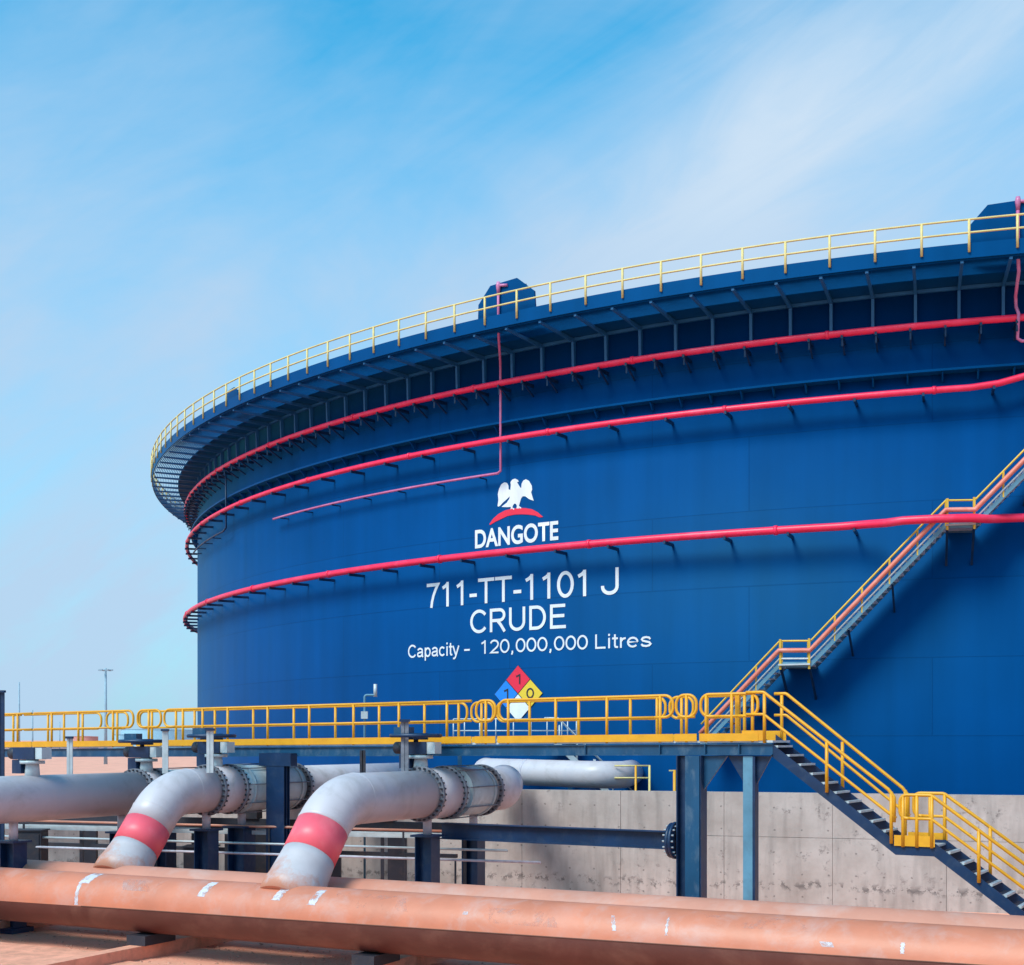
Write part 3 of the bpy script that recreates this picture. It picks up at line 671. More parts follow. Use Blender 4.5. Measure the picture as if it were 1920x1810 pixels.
# ------------------------------------------------------------------ stair spiralling up the tank
sp = thing('spiral_stair', cyl(244, 45.8, 4.4), 'long spiral stair climbing the tank wall, with pale rails and a salmon pipe', 'staircase')
SP = [(243.9, 4.39), (247.02, 6.96), (248.2, 6.94), (253.1, 11.03), (254.12, 11.0), (262.2, 17.7)]
def sp_z(th):
    for (a0, z0_), (a1, z1_) in zip(SP, SP[1:]):
        if a0 <= th <= a1: return z0_ + (z1_ - z0_) * (th - a0) / (a1 - a0)
    return SP[-1][1]
def sp_line(off, r, a0=SP[0][0], a1=SP[-1][0], step=.25):
    t = sorted(set([a0 + step * i for i in range(int((a1 - a0) / step) + 1)] + [a for a, _ in SP if a0 <= a <= a1]))
    return [cyl(x, r, sp_z(x) + off) for x in t]
def ribbon(r0, r1, zlo, zhi, name, mt):    # a stringer of rectangular section following the flight
    t = sorted(set([SP[0][0] + .25 * i for i in range(int((SP[-1][0] - SP[0][0]) / .25) + 1)] + [x for x, _ in SP]))
    m = M(); vs, fs = [], []
    for x in t:
        z = sp_z(x); vs += [cyl(x, r0, z + zlo), cyl(x, r1, z + zlo), cyl(x, r1, z + zhi), cyl(x, r0, z + zhi)]
    for i in range(len(t) - 1):
        p = 4 * i
        for j in range(4): fs.append((p + j, p + (j + 1) % 4, p + 4 + (j + 1) % 4, p + 4 + j))
    fs += [(0, 3, 2, 1), (len(vs) - 4, len(vs) - 3, len(vs) - 2, len(vs) - 1)]
    m._add(vs, fs, False); return m.build(name, mt, sp)
ribbon(46.28, 46.32, 0, .17, 'stringer', MT['pale'])
ribbon(45.28, 45.32, 0, .17, 'stringer', MT['teal'])
M().tube(sp_line(.27, 46.34), .03, 8).build('lower_rail', MT['galv'], sp)
M().tube(sp_line(.82, 46.3), .03, 8).build('hand_rail', MT['railyellow'], sp)
M().tube(sp_line(.52, 46.42), .072, 12).build('foam_line', MT['salmon'], sp)
th = 244.1
while th < 262:
    M().bar(cyl(th, 46.3, sp_z(th) + .05), cyl(th, 46.3, sp_z(th) + .82), .05, .05).build('baluster', MT['railyellow'], sp)
    th += 1.0
M().bar(cyl(243.9, 46.2, 0), cyl(243.9, 46.2, 4.4), .1, .1).build('leg', MT['navy'], sp)
for a0, a1 in ((243.9, 247.0), (248.2, 253.1), (254.15, 262.0)):
    nst = int((sp_z(a1) - sp_z(a0)) / .16)
    for i in range(nst):
        tt = a0 + (a1 - a0) * (i + .5) / nst; z = sp_z(tt) + .10
        M()._add([cyl(tt - .15, 45.32, z), cyl(tt - .15, 46.28, z), cyl(tt + .15, 46.28, z), cyl(tt + .15, 45.32, z),
                  cyl(tt - .15, 45.32, z + .025), cyl(tt - .15, 46.28, z + .025), cyl(tt + .15, 46.28, z + .025), cyl(tt + .15, 45.32, z + .025)],
                 [(0, 3, 2, 1), (4, 5, 6, 7), (0, 1, 5, 4), (1, 2, 6, 5), (2, 3, 7, 6), (3, 0, 4, 7)], False).build('tread', MT['galv'], sp)
for a0, a1 in ((247.0, 248.2), (253.1, 254.14)):
    z = sp_z((a0 + a1) / 2) + .06
    M()._add([cyl(a0, 45.02, z), cyl(a0, 46.45, z), cyl(a1, 46.45, z), cyl(a1, 45.02, z), cyl(a0, 45.02, z + .05), cyl(a0, 46.45, z + .05), cyl(a1, 46.45, z + .05), cyl(a1, 45.02, z + .05)],
             [(0, 3, 2, 1), (4, 5, 6, 7), (0, 1, 5, 4), (1, 2, 6, 5), (2, 3, 7, 6), (3, 0, 4, 7)], False).build('landing', MT['galv'], sp)
    for aa in (a0 + .05, a1 - .05):
        M().bar(cyl(aa, 45.0, z - 1.0), cyl(aa, 46.3, z - .02), .07, .07).build('landing_bracket', MT['navy'], sp)
        M().bar(cyl(aa, 46.36, z - .12), cyl(aa, 46.36, z + .82), .06, .06).build('landing_post', MT['railyellow'], sp)
for tt in (244.6, 246.0, 249.6, 251.2, 256.0, 258.0):
    M().bar(cyl(tt, 45.0, sp_z(tt) - .75), cyl(tt, 46.3, sp_z(tt) - .01), .06, .06).build('wall_bracket', MT['navy'], sp)

# ------------------------------------------------------------------ dike wall in front of the tank
WA, WB = Vector((0.3, 40.3, 0)), Vector((13.8, 36.0, 0))
wd = (WB - WA).normalized(); wnrm = Vector((-wd.y, wd.x, 0))
dw = thing('concrete_wall', WA + wd * 2, 'stained cast concrete wall along the foot of the tank', 'wall'); dw['kind'] = 'thing'
L = 3.05; k = -11; first = True
for k in range(-11, 9):
    a_, b_ = WA + wd * (k * L + .006), WA + wd * ((k + 1) * L - .006)
    c = (a_ + b_) / 2 + wnrm * .175
    for z0_, z1_ in ((-.2, 1.93), (1.942, 3.20)):
        jit = random.uniform(-.006, .006)
        M().box(c + Vector((0, 0, (z0_ + z1_) / 2)) + wnrm * jit, (b_ - a_) / 2, wnrm * .17, (0, 0, (z1_ - z0_) / 2)).build('panel', MT['concrete'], dw)
M().box(WA + wd * (-1.5 * L) + wnrm * .175 + Vector((0, 0, 1.5)), wd * (L * 10), wnrm * .13, (0, 0, 1.69)).build('core', MT['concrete'], dw)

# ------------------------------------------------------------------ orange header pipes in the foreground
h = Vector((0.890, -0.456, 0)); b = Vector((0.456, 0.890, 0)); UP = Vector((0, 0, 1))
F0 = Vector((-11.9, 31.1, 1.12)); Q0 = Vector((-10.95, 32.55, 1.12)); RH = .61
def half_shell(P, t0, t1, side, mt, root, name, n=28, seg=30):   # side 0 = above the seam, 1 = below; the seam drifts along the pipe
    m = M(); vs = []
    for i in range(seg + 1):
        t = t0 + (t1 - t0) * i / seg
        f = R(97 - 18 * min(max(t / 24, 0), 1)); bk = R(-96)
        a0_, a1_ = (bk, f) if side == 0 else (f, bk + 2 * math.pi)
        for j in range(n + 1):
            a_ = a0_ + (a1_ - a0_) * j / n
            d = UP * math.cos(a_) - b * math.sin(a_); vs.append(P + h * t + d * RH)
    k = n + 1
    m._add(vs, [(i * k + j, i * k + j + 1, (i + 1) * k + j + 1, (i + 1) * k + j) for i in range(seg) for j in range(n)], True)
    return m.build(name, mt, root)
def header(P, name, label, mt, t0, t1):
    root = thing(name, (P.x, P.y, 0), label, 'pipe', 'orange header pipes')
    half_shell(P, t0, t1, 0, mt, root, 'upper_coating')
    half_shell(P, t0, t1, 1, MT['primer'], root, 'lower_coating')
    return root
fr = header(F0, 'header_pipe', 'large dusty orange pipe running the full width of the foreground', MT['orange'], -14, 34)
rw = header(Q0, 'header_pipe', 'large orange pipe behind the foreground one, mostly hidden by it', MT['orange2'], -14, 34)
def seam_pt(t):
    f = R(97 - 18 * min(max(t / 24, 0), 1))
    return F0 + h * t + (UP * math.cos(f) - b * math.sin(f)) * RH
def patch(P, t0, t1, a0, a1, root, nm, mt, skew=0.0, rad=RH):      # a thin coat of paint on the pipe; angles measured from the top towards the camera
    m = M(); vs = []; n = 10
    for i in range(n + 1):
        a = R(a0 + (a1 - a0) * i / n)
        d = UP * math.cos(a) - b * math.sin(a); s_ = skew * i / n
        wob = .012 * math.sin(i * 2.3)
        for r_ in (rad + .0035,):
            vs += [P + h * (t0 + s_ + wob) + d * r_, P + h * (t1 + s_ - wob) + d * r_]
    m._add(vs, [(2 * i, 2 * i + 1, 2 * i + 3, 2 * i + 2) for i in range(n)], True)
    return m.build(nm, mt, root)
M().tube([seam_pt(3.1 + i) for i in range(28)], .012, 6).build('seam', MT['seam'], fr)
patch(F0, 2.95, 3.25, 5, 45, fr, 'paint_mark', MT['flake'], -.10); patch(F0, 2.87, 2.97, 45, 93, fr, 'paint_mark', MT['flake'], .04)
for t0, t1, a0_, a1_, sk in ((6.35, 6.55, 15, 58, -.10), (8.25, 8.45, 20, 55, -.08), (9.15, 9.33, 20, 60, -.08), (15.55, 15.62, 40, 68, .1), (12.6, 12.7, 52, 58, 0),
                             (16.6, 16.64, 35, 70, .03), (19.3, 19.5, 62, 70, .05), (20.6, 20.66, 55, 72, 0), (23.0, 23.35, 30, 62, .03), (23.1, 23.25, 62, 84, .02), (26.2, 26.5, 45, 60, .1)):
    patch(F0, t0, t1, a0_, a1_, fr, 'paint_mark', MT['flake'], sk)
for t0, t1, a0_, a1_ in ((4.0, 5.2, 25, 55), (9.6, 11.2, 25, 60), (17.2, 18.9, 20, 48), (24.3, 27.5, 35, 70), (-2, .6, 30, 70), (13, 14.4, 40, 70)):
    patch(F0, t0, t1, a0_, a1_, fr, 'faded_patch', MT['smear'], .2)
# sleepers under the headers
for i, t in enumerate((-1.25, 4.55, 10.35, 16.15, 21.95)):
    c = F0 + h * t; c.z = 0
    where = ('at the far left edge of the frame', 'at lower left, its long side lit by the sun', 'at the bottom left of centre', 'mostly hidden, right of centre', 'at the bottom right corner')[i]
    sl = thing('concrete_sleeper', c, 'orange dusted concrete sleeper ' + where, 'sleeper', 'sleepers under the orange pipes')
    M().box(c - b * 1.2 + UP * .14, h * .17, b * 4.4, UP * .15).build('plinth', MT['kerb'], sl)
    for P in (F0, Q0):
        d = P + h * t
        M().box(Vector((d.x, d.y, .40)), h * .26, b * .48, UP * .105).build('saddle', MT['dark'], sl)

# orange dusted slabs between the sleepers, in front of the pipes
for i, (t0, t1, z1, lab) in enumerate(((-7.0, -1.46, .05, 'low dusty orange slab beyond the left edge sleeper'), (-1.04, 4.34, .19, 'raised dusty orange slab at the bottom left corner'), (4.76, 10.14, .05, 'low dusty orange slab between the two lower left sleepers'), (10.56, 15.94, .15, 'dusty orange slab at bottom centre, right of the second sleeper'))):
    c = F0 + h * ((t0 + t1) / 2) - b * 3.3; c.z = 0
    sl = tag(M().box(c + UP * (z1 / 2), h * ((t1 - t0) / 2), b * 2.35, UP * (z1 / 2)).build('concrete_slab', MT['kerb']), lab, 'slab', 'slabs between the sleepers', 'thing')
# ------------------------------------------------------------------ grey branch pipes with flanges and valves
ZB = 3.39; RB = .575; SH = 1.9
def flange(P, s, root, bolts=True, r=.675, th_=.04):
    c = P + b * s
    f = M().tube([c - b * th_, c + b * th_], r, 40).build('flange', MT['flange'], root)
    M().tube([c + b * th_, c + b * (th_ + .05)], r - .06, 40).build('gasket', MT['dark'], f)
    if bolts:
        ax1, ax2 = h, UP
        for i in range(28):
            a_ = 2 * math.pi * i / 28
            p = c + (ax1 * math.cos(a_) + ax2 * math.sin(a_)) * (r - .045)
            M().tube([p - b * (th_ + .05), p + b * (th_ + .10)], .028, 6).build('bolt', MT['dark'], f)
    return f
def branch(base, root_label, s_end, fl, leg=True, spool=True, first_s=-9.0, zc=ZB, kb=(.47, .74)):
    bend = base + b * (SH if leg else 0) + UP * (zc - base.z)
    root = thing('branch_pipe', (base.x, base.y, base.z), root_label, 'pipe', 'grey branch pipes')
    P = bend
    if leg:
        d = (bend - base).normalized(); Lg = (bend - base).length
        path = arc_path([base, bend, bend + b * 2.9], 1.55, 14)
        # split the leg into the dusty foot, the red band and the grey elbow
        k0, k1 = Lg * kb[0], Lg * kb[1]
        M().tube([base + d * .25, base + d * (RH * .95), base + d * (RH * 1.25), base + d * (k0 * .85), base + d * k0], [RB + .09, RB + .09, RB + .05, RB + .015, RB], 40).build('foot', MT['overspray'], root)
        M().tube([base + d * (k0 - .004), base + d * (k1 + .004)], RB + .006, 40, True).build('red_band', MT['band'], root)
        for pa, pb in ((path[1], path[2]), (path[-2], path[-2] + b * .1)):
            q_ = (pb - pa).normalized(); M().tube([pa - q_ * .022, pa, pa + q_ * .022], [RB - .002, RB + .012, RB - .002], 40, False).build('weld_bead', MT['gray'], root)
        el = [base + d * k1] + path[1:-1] + [bend + b * fl[0]]
        M().tube(el, RB, 40).build('elbow', MT['gray'], root)
    else:
        M().tube([P + b * first_s, P + b * (first_s / 2), P + b * fl[0]], RB, 40).build('pipe', MT['gray'], root)
    for s in fl: flange(P, s, root)
    if spool:
        s0, s1 = fl[1] + .1, fl[2] - .1
        sp_ = M().tube([P + b * (s0), P + b * (s0 + .25), P + b * (s0 + .3), P + b * (s1 - .3), P + b * (s1 - .25), P + b * s1], [RB, RB, RB + .05, RB + .05, RB, RB], 40).build('spool', MT['green'], root)
        for i in range(8):
            a_ = 2 * math.pi * i / 8 + .2
            o_ = (h * math.cos(a_) + UP * math.sin(a_)) * (RB + .09)
            M().tube([P + b * s0 + o_, P + b * s1 + o_], .018, 6).build('tie_rod', MT['flange'], sp_)
        for ss in (s0 + .28, s1 - .28):
            M().tube([P + b * (ss - .03), P + b * (ss + .03)], RB + .085, 40).build('spool_ring', MT['green'], sp_)
    # neck of the valve between the first two flanges
    M().tube([P + b * fl[0], P + b * fl[1]], RB + .05, 40).build('valve_neck', MT['gray'], root)
    if s_end:
        M().tube(s_end, RB, 40).build('tail', MT['gray'], root)
    return root, P
def along(P, t): return P + h * t
B2 = Vector((-4.72, 27.41, 1.12))
P2 = B2 + b * SH + UP * (ZB - B2.z)
d_away = Vector((0.02, 1, 0)).normalized()
tail2 = arc_path([P2 + b * 6.6, P2 + b * 7.75, P2 + b * 7.75 + d_away * 3.8], .8, 10)
branch(B2, 'grey branch pipe with red band rising from the foreground orange pipe, nearest the middle', tail2, (3.6, 4.7, 6.65), kb=(.48, .735))
B1 = Vector((-9.54, 31.83, 1.12)); P1 = B1 + b * SH + UP * (ZB - B1.z)
tail1 = [P1 + b * 5.25, P1 + b * 8.3, P1 + b * 11.8]
branch(B1, 'grey branch pipe with red band further left, rising from the rear orange pipe', tail1, (1.5, 2.4, 5.25), kb=(.40, .63))
P3 = Vector((-10.30, 36.40, 3.25))
branch(P3 - b * .0, 'straight grey pipe entering from the left edge, shaded blue underneath', [P3 + b * 4.0, P3 + b * 9], (0.0, .7, 3.6), leg=False, first_s=-11, zc=3.25)

# valve gear on top of each branch
def valve(c, label, wheel=True, hscale=1.0):
    v = thing('valve_gear', c, label, 'valve', 'valve gears on the grey pipes')
    z = c.z + .50
    M().tube([Vector((c.x, c.y, z)), Vector((c.x, c.y, z + .50))], [.19, .15], 16).build('bonnet', MT['green'], v)
    M().tube([Vector((c.x, c.y, z + .36)), Vector((c.x, c.y, z + .44))], .30, 16).build('bonnet_flange', MT['green'], v)
    zz = z + .62
    M().box(Vector((c.x, c.y, zz)) - h * .10, h * .36, b * .20, UP * .15).build('gearbox', MT['navy'], v)
    M().box(Vector((c.x, c.y, zz)) + h * .36, h * .13, b * .16, UP * .14).build('gear_cover', MT['green'], v)
    M().box(Vector((c.x, c.y, zz - .33)) - h * .36, h * .15, b * .18, UP * .17).build('motor_housing', MT['navy'], v)
    M().tube([Vector((c.x, c.y, zz)) - h * .44 - b * .02, Vector((c.x, c.y, zz)) - h * .70], .15, 16).build('input_shaft', MT['dark'], v)
    if wheel:
        wc = Vector((c.x, c.y, zz + .30)) - h * .1 - b * .06
        M().tube([wc - UP * .16, wc + UP * .03], .06, 12).build('wheel_stem', MT['dark'], v)
        hw = M().tube([wc + (h * math.cos(2 * math.pi * i / 32) + b * math.sin(2 * math.pi * i / 32)) * .60 for i in range(32)], .05, 10, False, True).build('handwheel', MT['navy'], v)
        for i in range(5):
            a_ = 2 * math.pi * i / 5
            M().tube([wc, wc + (h * math.cos(a_) + b * math.sin(a_)) * .6], .028, 8).build('spoke', MT['navy'], hw)
        M().tube([wc - UP * .10, wc + UP * .06], .30, 20).build('wheel_hub', MT['navy'], v)
        M().box(Vector((c.x, c.y, zz + .42)) - h * .48, h * .22, b * .12, UP * .09).build('position_indicator', MT['teal'], v)
    return v
valve(P2 + b * 3.85 - h * .15, 'navy blue valve gear with handwheel on the nearest grey branch pipe')
valve(P1 + b * 1.95 - h * .05, 'navy blue valve gear with handwheel on the second grey branch pipe from the right')
valve(P3 + b * .35 + h * .1, 'dark valve gear on the third grey pipe, beside a pale post', True)
c4 = P3 + b * -3.6; valve(c4, 'dark valve gear furthest left, standing in front of the walkway', False)
# supports under the branch pipes
def support(c, zt, label, w=.42, jack=True):
    s_ = thing('pipe_support', (c.x, c.y, 0), label, 'support post', 'navy posts under the grey pipes')
    zp = zt - .48 if jack else zt
    M().box(Vector((c.x, c.y, .06)), h * (w * .8), b * (w * .8), UP * .058).build('base_plate', MT['navy'], s_)
    m = M(); m.box(Vector((c.x, c.y, (zp + .12) / 2)), h * (w / 2), b * .018, UP * ((zp - .12) / 2))
    for sgn in (-1, 1): m.box(Vector((c.x, c.y, (zp + .12) / 2)) + h * (sgn * (w / 2 + .012)), h * .012, b * (w / 2), UP * ((zp - .12) / 2))
    m.build('column', MT['navy'], s_)
    M().box(Vector((c.x, c.y, zp + .025)), h * (w * .75), b * (w * .7), UP * .025).build('cap_plate', MT['navy'], s_)
    if jack: M().tube([Vector((c.x, c.y, zp + .05)), Vector((c.x, c.y, zt + .03))], .11, 14).build('jack', MT['gray'], s_)
    return s_
support(P2 + b * 4.0 - h * .05, ZB - RB, 'navy support post with grey jack under the nearest valve')
support(P2 + b * 6.25, ZB - RB, 'navy support post under the tail of the nearest grey branch pipe')
support(P1 + b * 1.5, ZB - RB, 'navy support post under the flange of the second grey branch pipe')
support(P1 + b * 2.95, ZB - RB, 'navy support post behind the wide walkway column at left', .5)
support(P1 + b * 6.4, ZB - RB, 'dark support post seen between the red band and the nearest valve post', .46)
support(P3 + b * -.5, 3.25 - RB, 'dark support post under the straight grey pipe at far left')
support(P3 + b * 1.2, 3.25 - RB, 'dark support post under the straight grey pipe beside the left red band')
support(P3 + b * -4.2, 3.25 - RB, 'dark support post near the left edge under the straight grey pipe', .42)

# white pipe crossing in front of the tank
cr = thing('crossing_pipe', (3.3, 41.5, 3.6), 'smooth white pipe lying just above the concrete wall in front of the tank', 'pipe')
M().tube(arc_path([(-.9, 47.0, 3.66), (-.9, 45.0, 3.66), (3.35, 41.35, 3.60), (4.2, 46.0, 3.60)], [.75, .70], 10), .43, 32).build('pipe', MT['gray'], cr)
M().tube([Vector((.5, 43.797, 3.64)), Vector((.56, 43.746, 3.64))], .437, 32).build('weld_band', MT['scuff'], cr)

# ------------------------------------------------------------------ yellow railed walkway
w = Vector((0.857, -0.515, 0)).normalized(); n_ = Vector((0.515, 0.857, 0)).normalized()
A0 = Vector((-6.33, 36.0, HC))
def wp(u, v, z): return A0 + w * u + n_ * v + UP * (z - .0085 * max(13 - u, 0))
wk = thing('walkway', (A0.x, A0.y, 0), 'long elevated blue steel walkway with bright yellow railings', 'walkway')
U0, U1, WID = -19.0, 13.95, 1.15
M().bar(wp(U0, WID / 2, -.03), wp(13.0, WID / 2, -.03), WID - .04, .05).build('deck', MT['galv'], wk)
def ibeam(a_, b_, hgt_, wid, mt, name):
    m = M()
    m.bar(a_ - UP * hgt_ / 2, b_ - UP * hgt_ / 2, .02, hgt_ - .05)
    m.bar(a_ - UP * .0125, b_ - UP * .0125, wid, .024)
    m.bar(a_ - UP * (hgt_ - .0125), b_ - UP * (hgt_ - .0125), wid, .024)
    return m.build(name, mt, wk)
M().bar(wp(13.002, WID / 2, -.03), wp(U1, WID / 2, -.03), WID - .04, .05).build('deck', MT['galv'], wk)
ibeam(wp(U0, .03, -.065), wp(U1, .03, -.065), .26, .12, MT['teal'], 'beam')
ibeam(wp(U0, WID - .03, -.065), wp(U1, WID - .03, -.065), .26, .12, MT['teal'], 'beam')
u = U0 + 1
while u < U1:
    M().bar(wp(u, .06, -.16), wp(u, WID - .06, -.16), .06, .14).build('cross_member', MT['navy'], wk); u += 2.4
for i, u in enumerate((9.4, 11.3, 12.4, 13.2)):
    M().box(wp(u, -.012, -.19), w * .012, n_ * .035, UP * .11).build('web_stiffener', MT['teal'], wk)
RAILH = 1.02
def rail_module(u0, u1, v, lp0, lp1, posts):
    zt, zm = RAILH, .53
    rr_ = .20
    pts = []
    a_, z_ = (u0, u1), (zm, zt)
    path = []
    if lp0: path += [wp(u0 + .45, v, zm), wp(u0, v, zm), wp(u0, v, zt)]
    else: path += [wp(u0, v, zt)]
    if lp1: path += [wp(u1, v, zt), wp(u1, v, zm), wp(u1 - .45, v, zm)]
    else: path += [wp(u1, v, zt)]
    P = arc_path(path, rr_, 6) if len(path) > 2 else path
    M().tube(P, .034, 10).build('top_rail', MT['yellow'], wk)
    M().tube([wp(u0 + (.4 if lp0 else 0), v, zm), wp(u1 - (.4 if lp1 else 0), v, zm)], .030, 10).build('mid_rail', MT['yellow'], wk)
    for u in posts:
        M().tube([wp(u, v, -.04), wp(u, v, zt)], .036, 10).build('rail_post', MT['yellow'], wk)
    vv = v + (-.042 if v < .5 else .042)
    M().bar(wp(u0 - .02, vv, .065), wp(u1 + .02, vv, .065), .010, .17).build('toe_plate', MT['yellow'], wk)
def u_of(px, v=0.0):                       # where along the walkway a given bearing falls
    k = (px - 960) / 2500
    o = A0 + n_ * v
    return (k * o.y - o.x) / (w.x - k * w.y)
VN, VF = 0.03, WID - .03
near = [(-60, 60, 0, 0, (-30, 33)), (64, 250, 0, 1, (97, 147, 212)), (258, 302, 1, 1, (279,)), (308, 884, 1, 0, (343, 380, 427, 502, 580, 663, 748, 838)),
        (893, 929, 1, 1, (911,)), (936, 1262, 1, 1, (953, 1042, 1138, 1238)), (1268, 1306, 1, 1, (1287,))]
far = [(-60, 40, 0, 0, (-20, 25)), (46, 190, 0, 1, (90, 120, 155)), (200, 240, 1, 1, (220,)), (262, 876, 1, 1, (285, 330, 365, 403, 475, 551, 629, 711, 796, 860)), (884, 925, 1, 1, (903,)), (932, 1248, 1, 1, (993, 1085, 1182, 1232)), (1256, 1300, 1, 1, (1278,))]
for a_, b_, l0, l1, ps in near: rail_module(u_of(a_, VN), u_of(b_, VN), VN, l0, l1, [u_of(p, VN) for p in ps])
for a_, b_, l0, l1, ps in far: rail_module(u_of(a_, VF), u_of(b_, VF), VF, l0, l1, [u_of(p, VF) for p in ps])
# gate panels on the end platform
rail_module(u_of(1314, VN), u_of(1421, VN), VN, 1, 1, [u_of(p, VN) for p in (1324, 1372, 1411)])
rail_module(u_of(1322, VF), u_of(1398, VF), VF, 0, 0, [u_of(p, VF) for p in (1326, 1396)])
M().box(wp(u_of(1374, VN), VN + .30, .55), w * .05, n_ * .05, UP * .50).build('gate_post', MT['yellow'], wk)
# columns
def hcol(c, zt, wdt, mt, name, tw):
    m = M()
    m.box(Vector((c.x, c.y, zt / 2)), w * (wdt / 2), n_ * .014, UP * (zt / 2))
    for sgn in (-1, 1): m.box(Vector((c.x, c.y, zt / 2)) + n_ * (sgn * (.10 + .01)), w * (wdt / 2), n_ * .011, UP * (zt / 2))
    m.build(name, mt, wk)
    if tw: M().box(Vector((c.x, c.y, zt - .18)), w * (tw / 2), n_ * .135, UP * .17).build('column_head', MT['navy'], wk)
hcol(Vector((-6.27, 35.72, 0)), HC - .34, .62, MT['navy'], 'column', 1.10)
ccx = 4.02; ccy = 29.85
m = M(); c = Vector((ccx, ccy, 0)); zt = HC - .35
m.box(c + UP * zt / 2, w * .27, n_ * .014, UP * zt / 2)
m.box(c + w * .285 + UP * zt / 2, w * .014, n_ * .17, UP * zt / 2)
m.box(c - w * .285 + UP * zt / 2, w * .014, n_ * .17, UP * zt / 2)
m.build('column', MT['navy'], wk)
M().box(c + w * .10 - n_ * .19 + UP * zt / 2, w * .17, n_ * .012, UP * zt / 2).build('column_flange', MT['teal'], wk)
M().prism([c + w * .30 + UP * (zt - .75), c + w * .30 + UP * zt, c + w * .85 + UP * zt], n_ * .06).build('haunch', MT['teal'], wk)
c = Vector((5.20, 29.20, 0))
m = M()
m.box(c + UP * zt / 2, w * .11, n_ * .10, UP * zt / 2)
m.build('column', MT['pale'], wk)  # sun on this column's flange painted in as a paler colour
M().box(c + w * .14 + UP * zt / 2, w * .028, n_ * .11, UP * (zt / 2 - .01)).build('column_flange', MT['navy'], wk)
M().prism([c - w * .12 + UP * (zt - .6), c - w * .5 + UP * zt, c + w * .5 + UP * zt, c + w * .17 + UP * (zt - .6)], n_ * .05).build('haunch', MT['navy'], wk)
# horizontal brace with bolted end
ba, bb = Vector((-1.75, 33.30, HC - 2.26)), Vector((3.70, 30.04, HC - 2.26))
bd = (bb - ba).normalized()
m = M(); m.bar(ba, bb - bd * .12, .02, .36); m.bar(ba + UP * .19, bb - bd * .12 + UP * .19, .30, .02); m.bar(ba - UP * .19, bb - bd * .12 - UP * .19, .30, .02); m.build('brace', MT['navy'], wk)
bf = M().tube([bb - bd * .12, bb - bd * .05], .40, 32).build('brace_flange', MT['navy'], wk)
M().tube([bb - bd * .04, bb + bd * .03], .42, 32).build('end_flange', MT['navy'], wk)
bs = bd.cross(UP).normalized()
for i in range(16):
    a_ = 2 * math.pi * i / 16
    p = bb - bd * .045 + (bs * math.cos(a_) + UP * math.sin(a_)) * .35
    M().tube([p - bd * .14, p + bd * .12], .022, 6).build('bolt', MT['galv'], bf)

# ------------------------------------------------------------------ stair down from the walkway
SW = 1.0
S0 = A0 + w * 13.75 + n_ * .05
st = thing('access_stair', (S0.x + 2, S0.y - 1, 0), 'yellow railed stair with navy stringers descending right from the walkway', 'staircase')
def sq(u, v, z): return S0 + w * u + n_ * v + UP * z
K = .755; UL0, UL1, UEND = 2.84, 3.62, 6.9; ZL = -K * UL0; K2 = .74
def stz(u): return -K * u if u <= UL0 else (ZL if u <= UL1 else ZL - K2 * (u - UL1))
for v in (0, SW):
    m = M()
    for a_, b_ in ((-.1, UL0), (UL0, UL1), (UL1, UEND)):
        za, zb = stz(max(a_, 0)) + (.1 * K if a_ < 0 else 0), stz(b_)
        P = [sq(a_, v, za - .22), sq(b_, v, zb - .22), sq(b_, v, zb + .05), sq(a_, v, za + .05)]
        m.prism([p - n_ * .02 for p in P], n_ * .04)
    m.build('stringer', MT['navy'], st)
nst = 11
for i in range(nst):
    uu = UL0 * (i + .6) / nst
    tr = M().box(sq(uu, SW / 2, stz(uu) - .02), w * .09, n_ * (SW / 2 - .025), UP * .016).build('tread', MT['dark'], st)
    M().box(sq(uu + .10, SW / 2, stz(uu) - .02), w * .045, n_ * (SW / 2 - .03), UP * .022).build('nosing', MT['galv'], tr)
for i in range(12):
    uu = UL1 + (UEND - UL1) * (i + .6) / 12
    tr = M().box(sq(uu, SW / 2, stz(uu) - .02), w * .09, n_ * (SW / 2 - .025), UP * .016).build('tread', MT['dark'], st)
    M().box(sq(uu + .10, SW / 2, stz(uu) - .02), w * .045, n_ * (SW / 2 - .03), UP * .022).build('nosing', MT['galv'], tr)
M().box(sq((UL0 + UL1) / 2, SW / 2, ZL - .03), w * ((UL1 - UL0) / 2), n_ * (SW / 2 - .03), UP * .02).build('landing', MT['galv'], st)
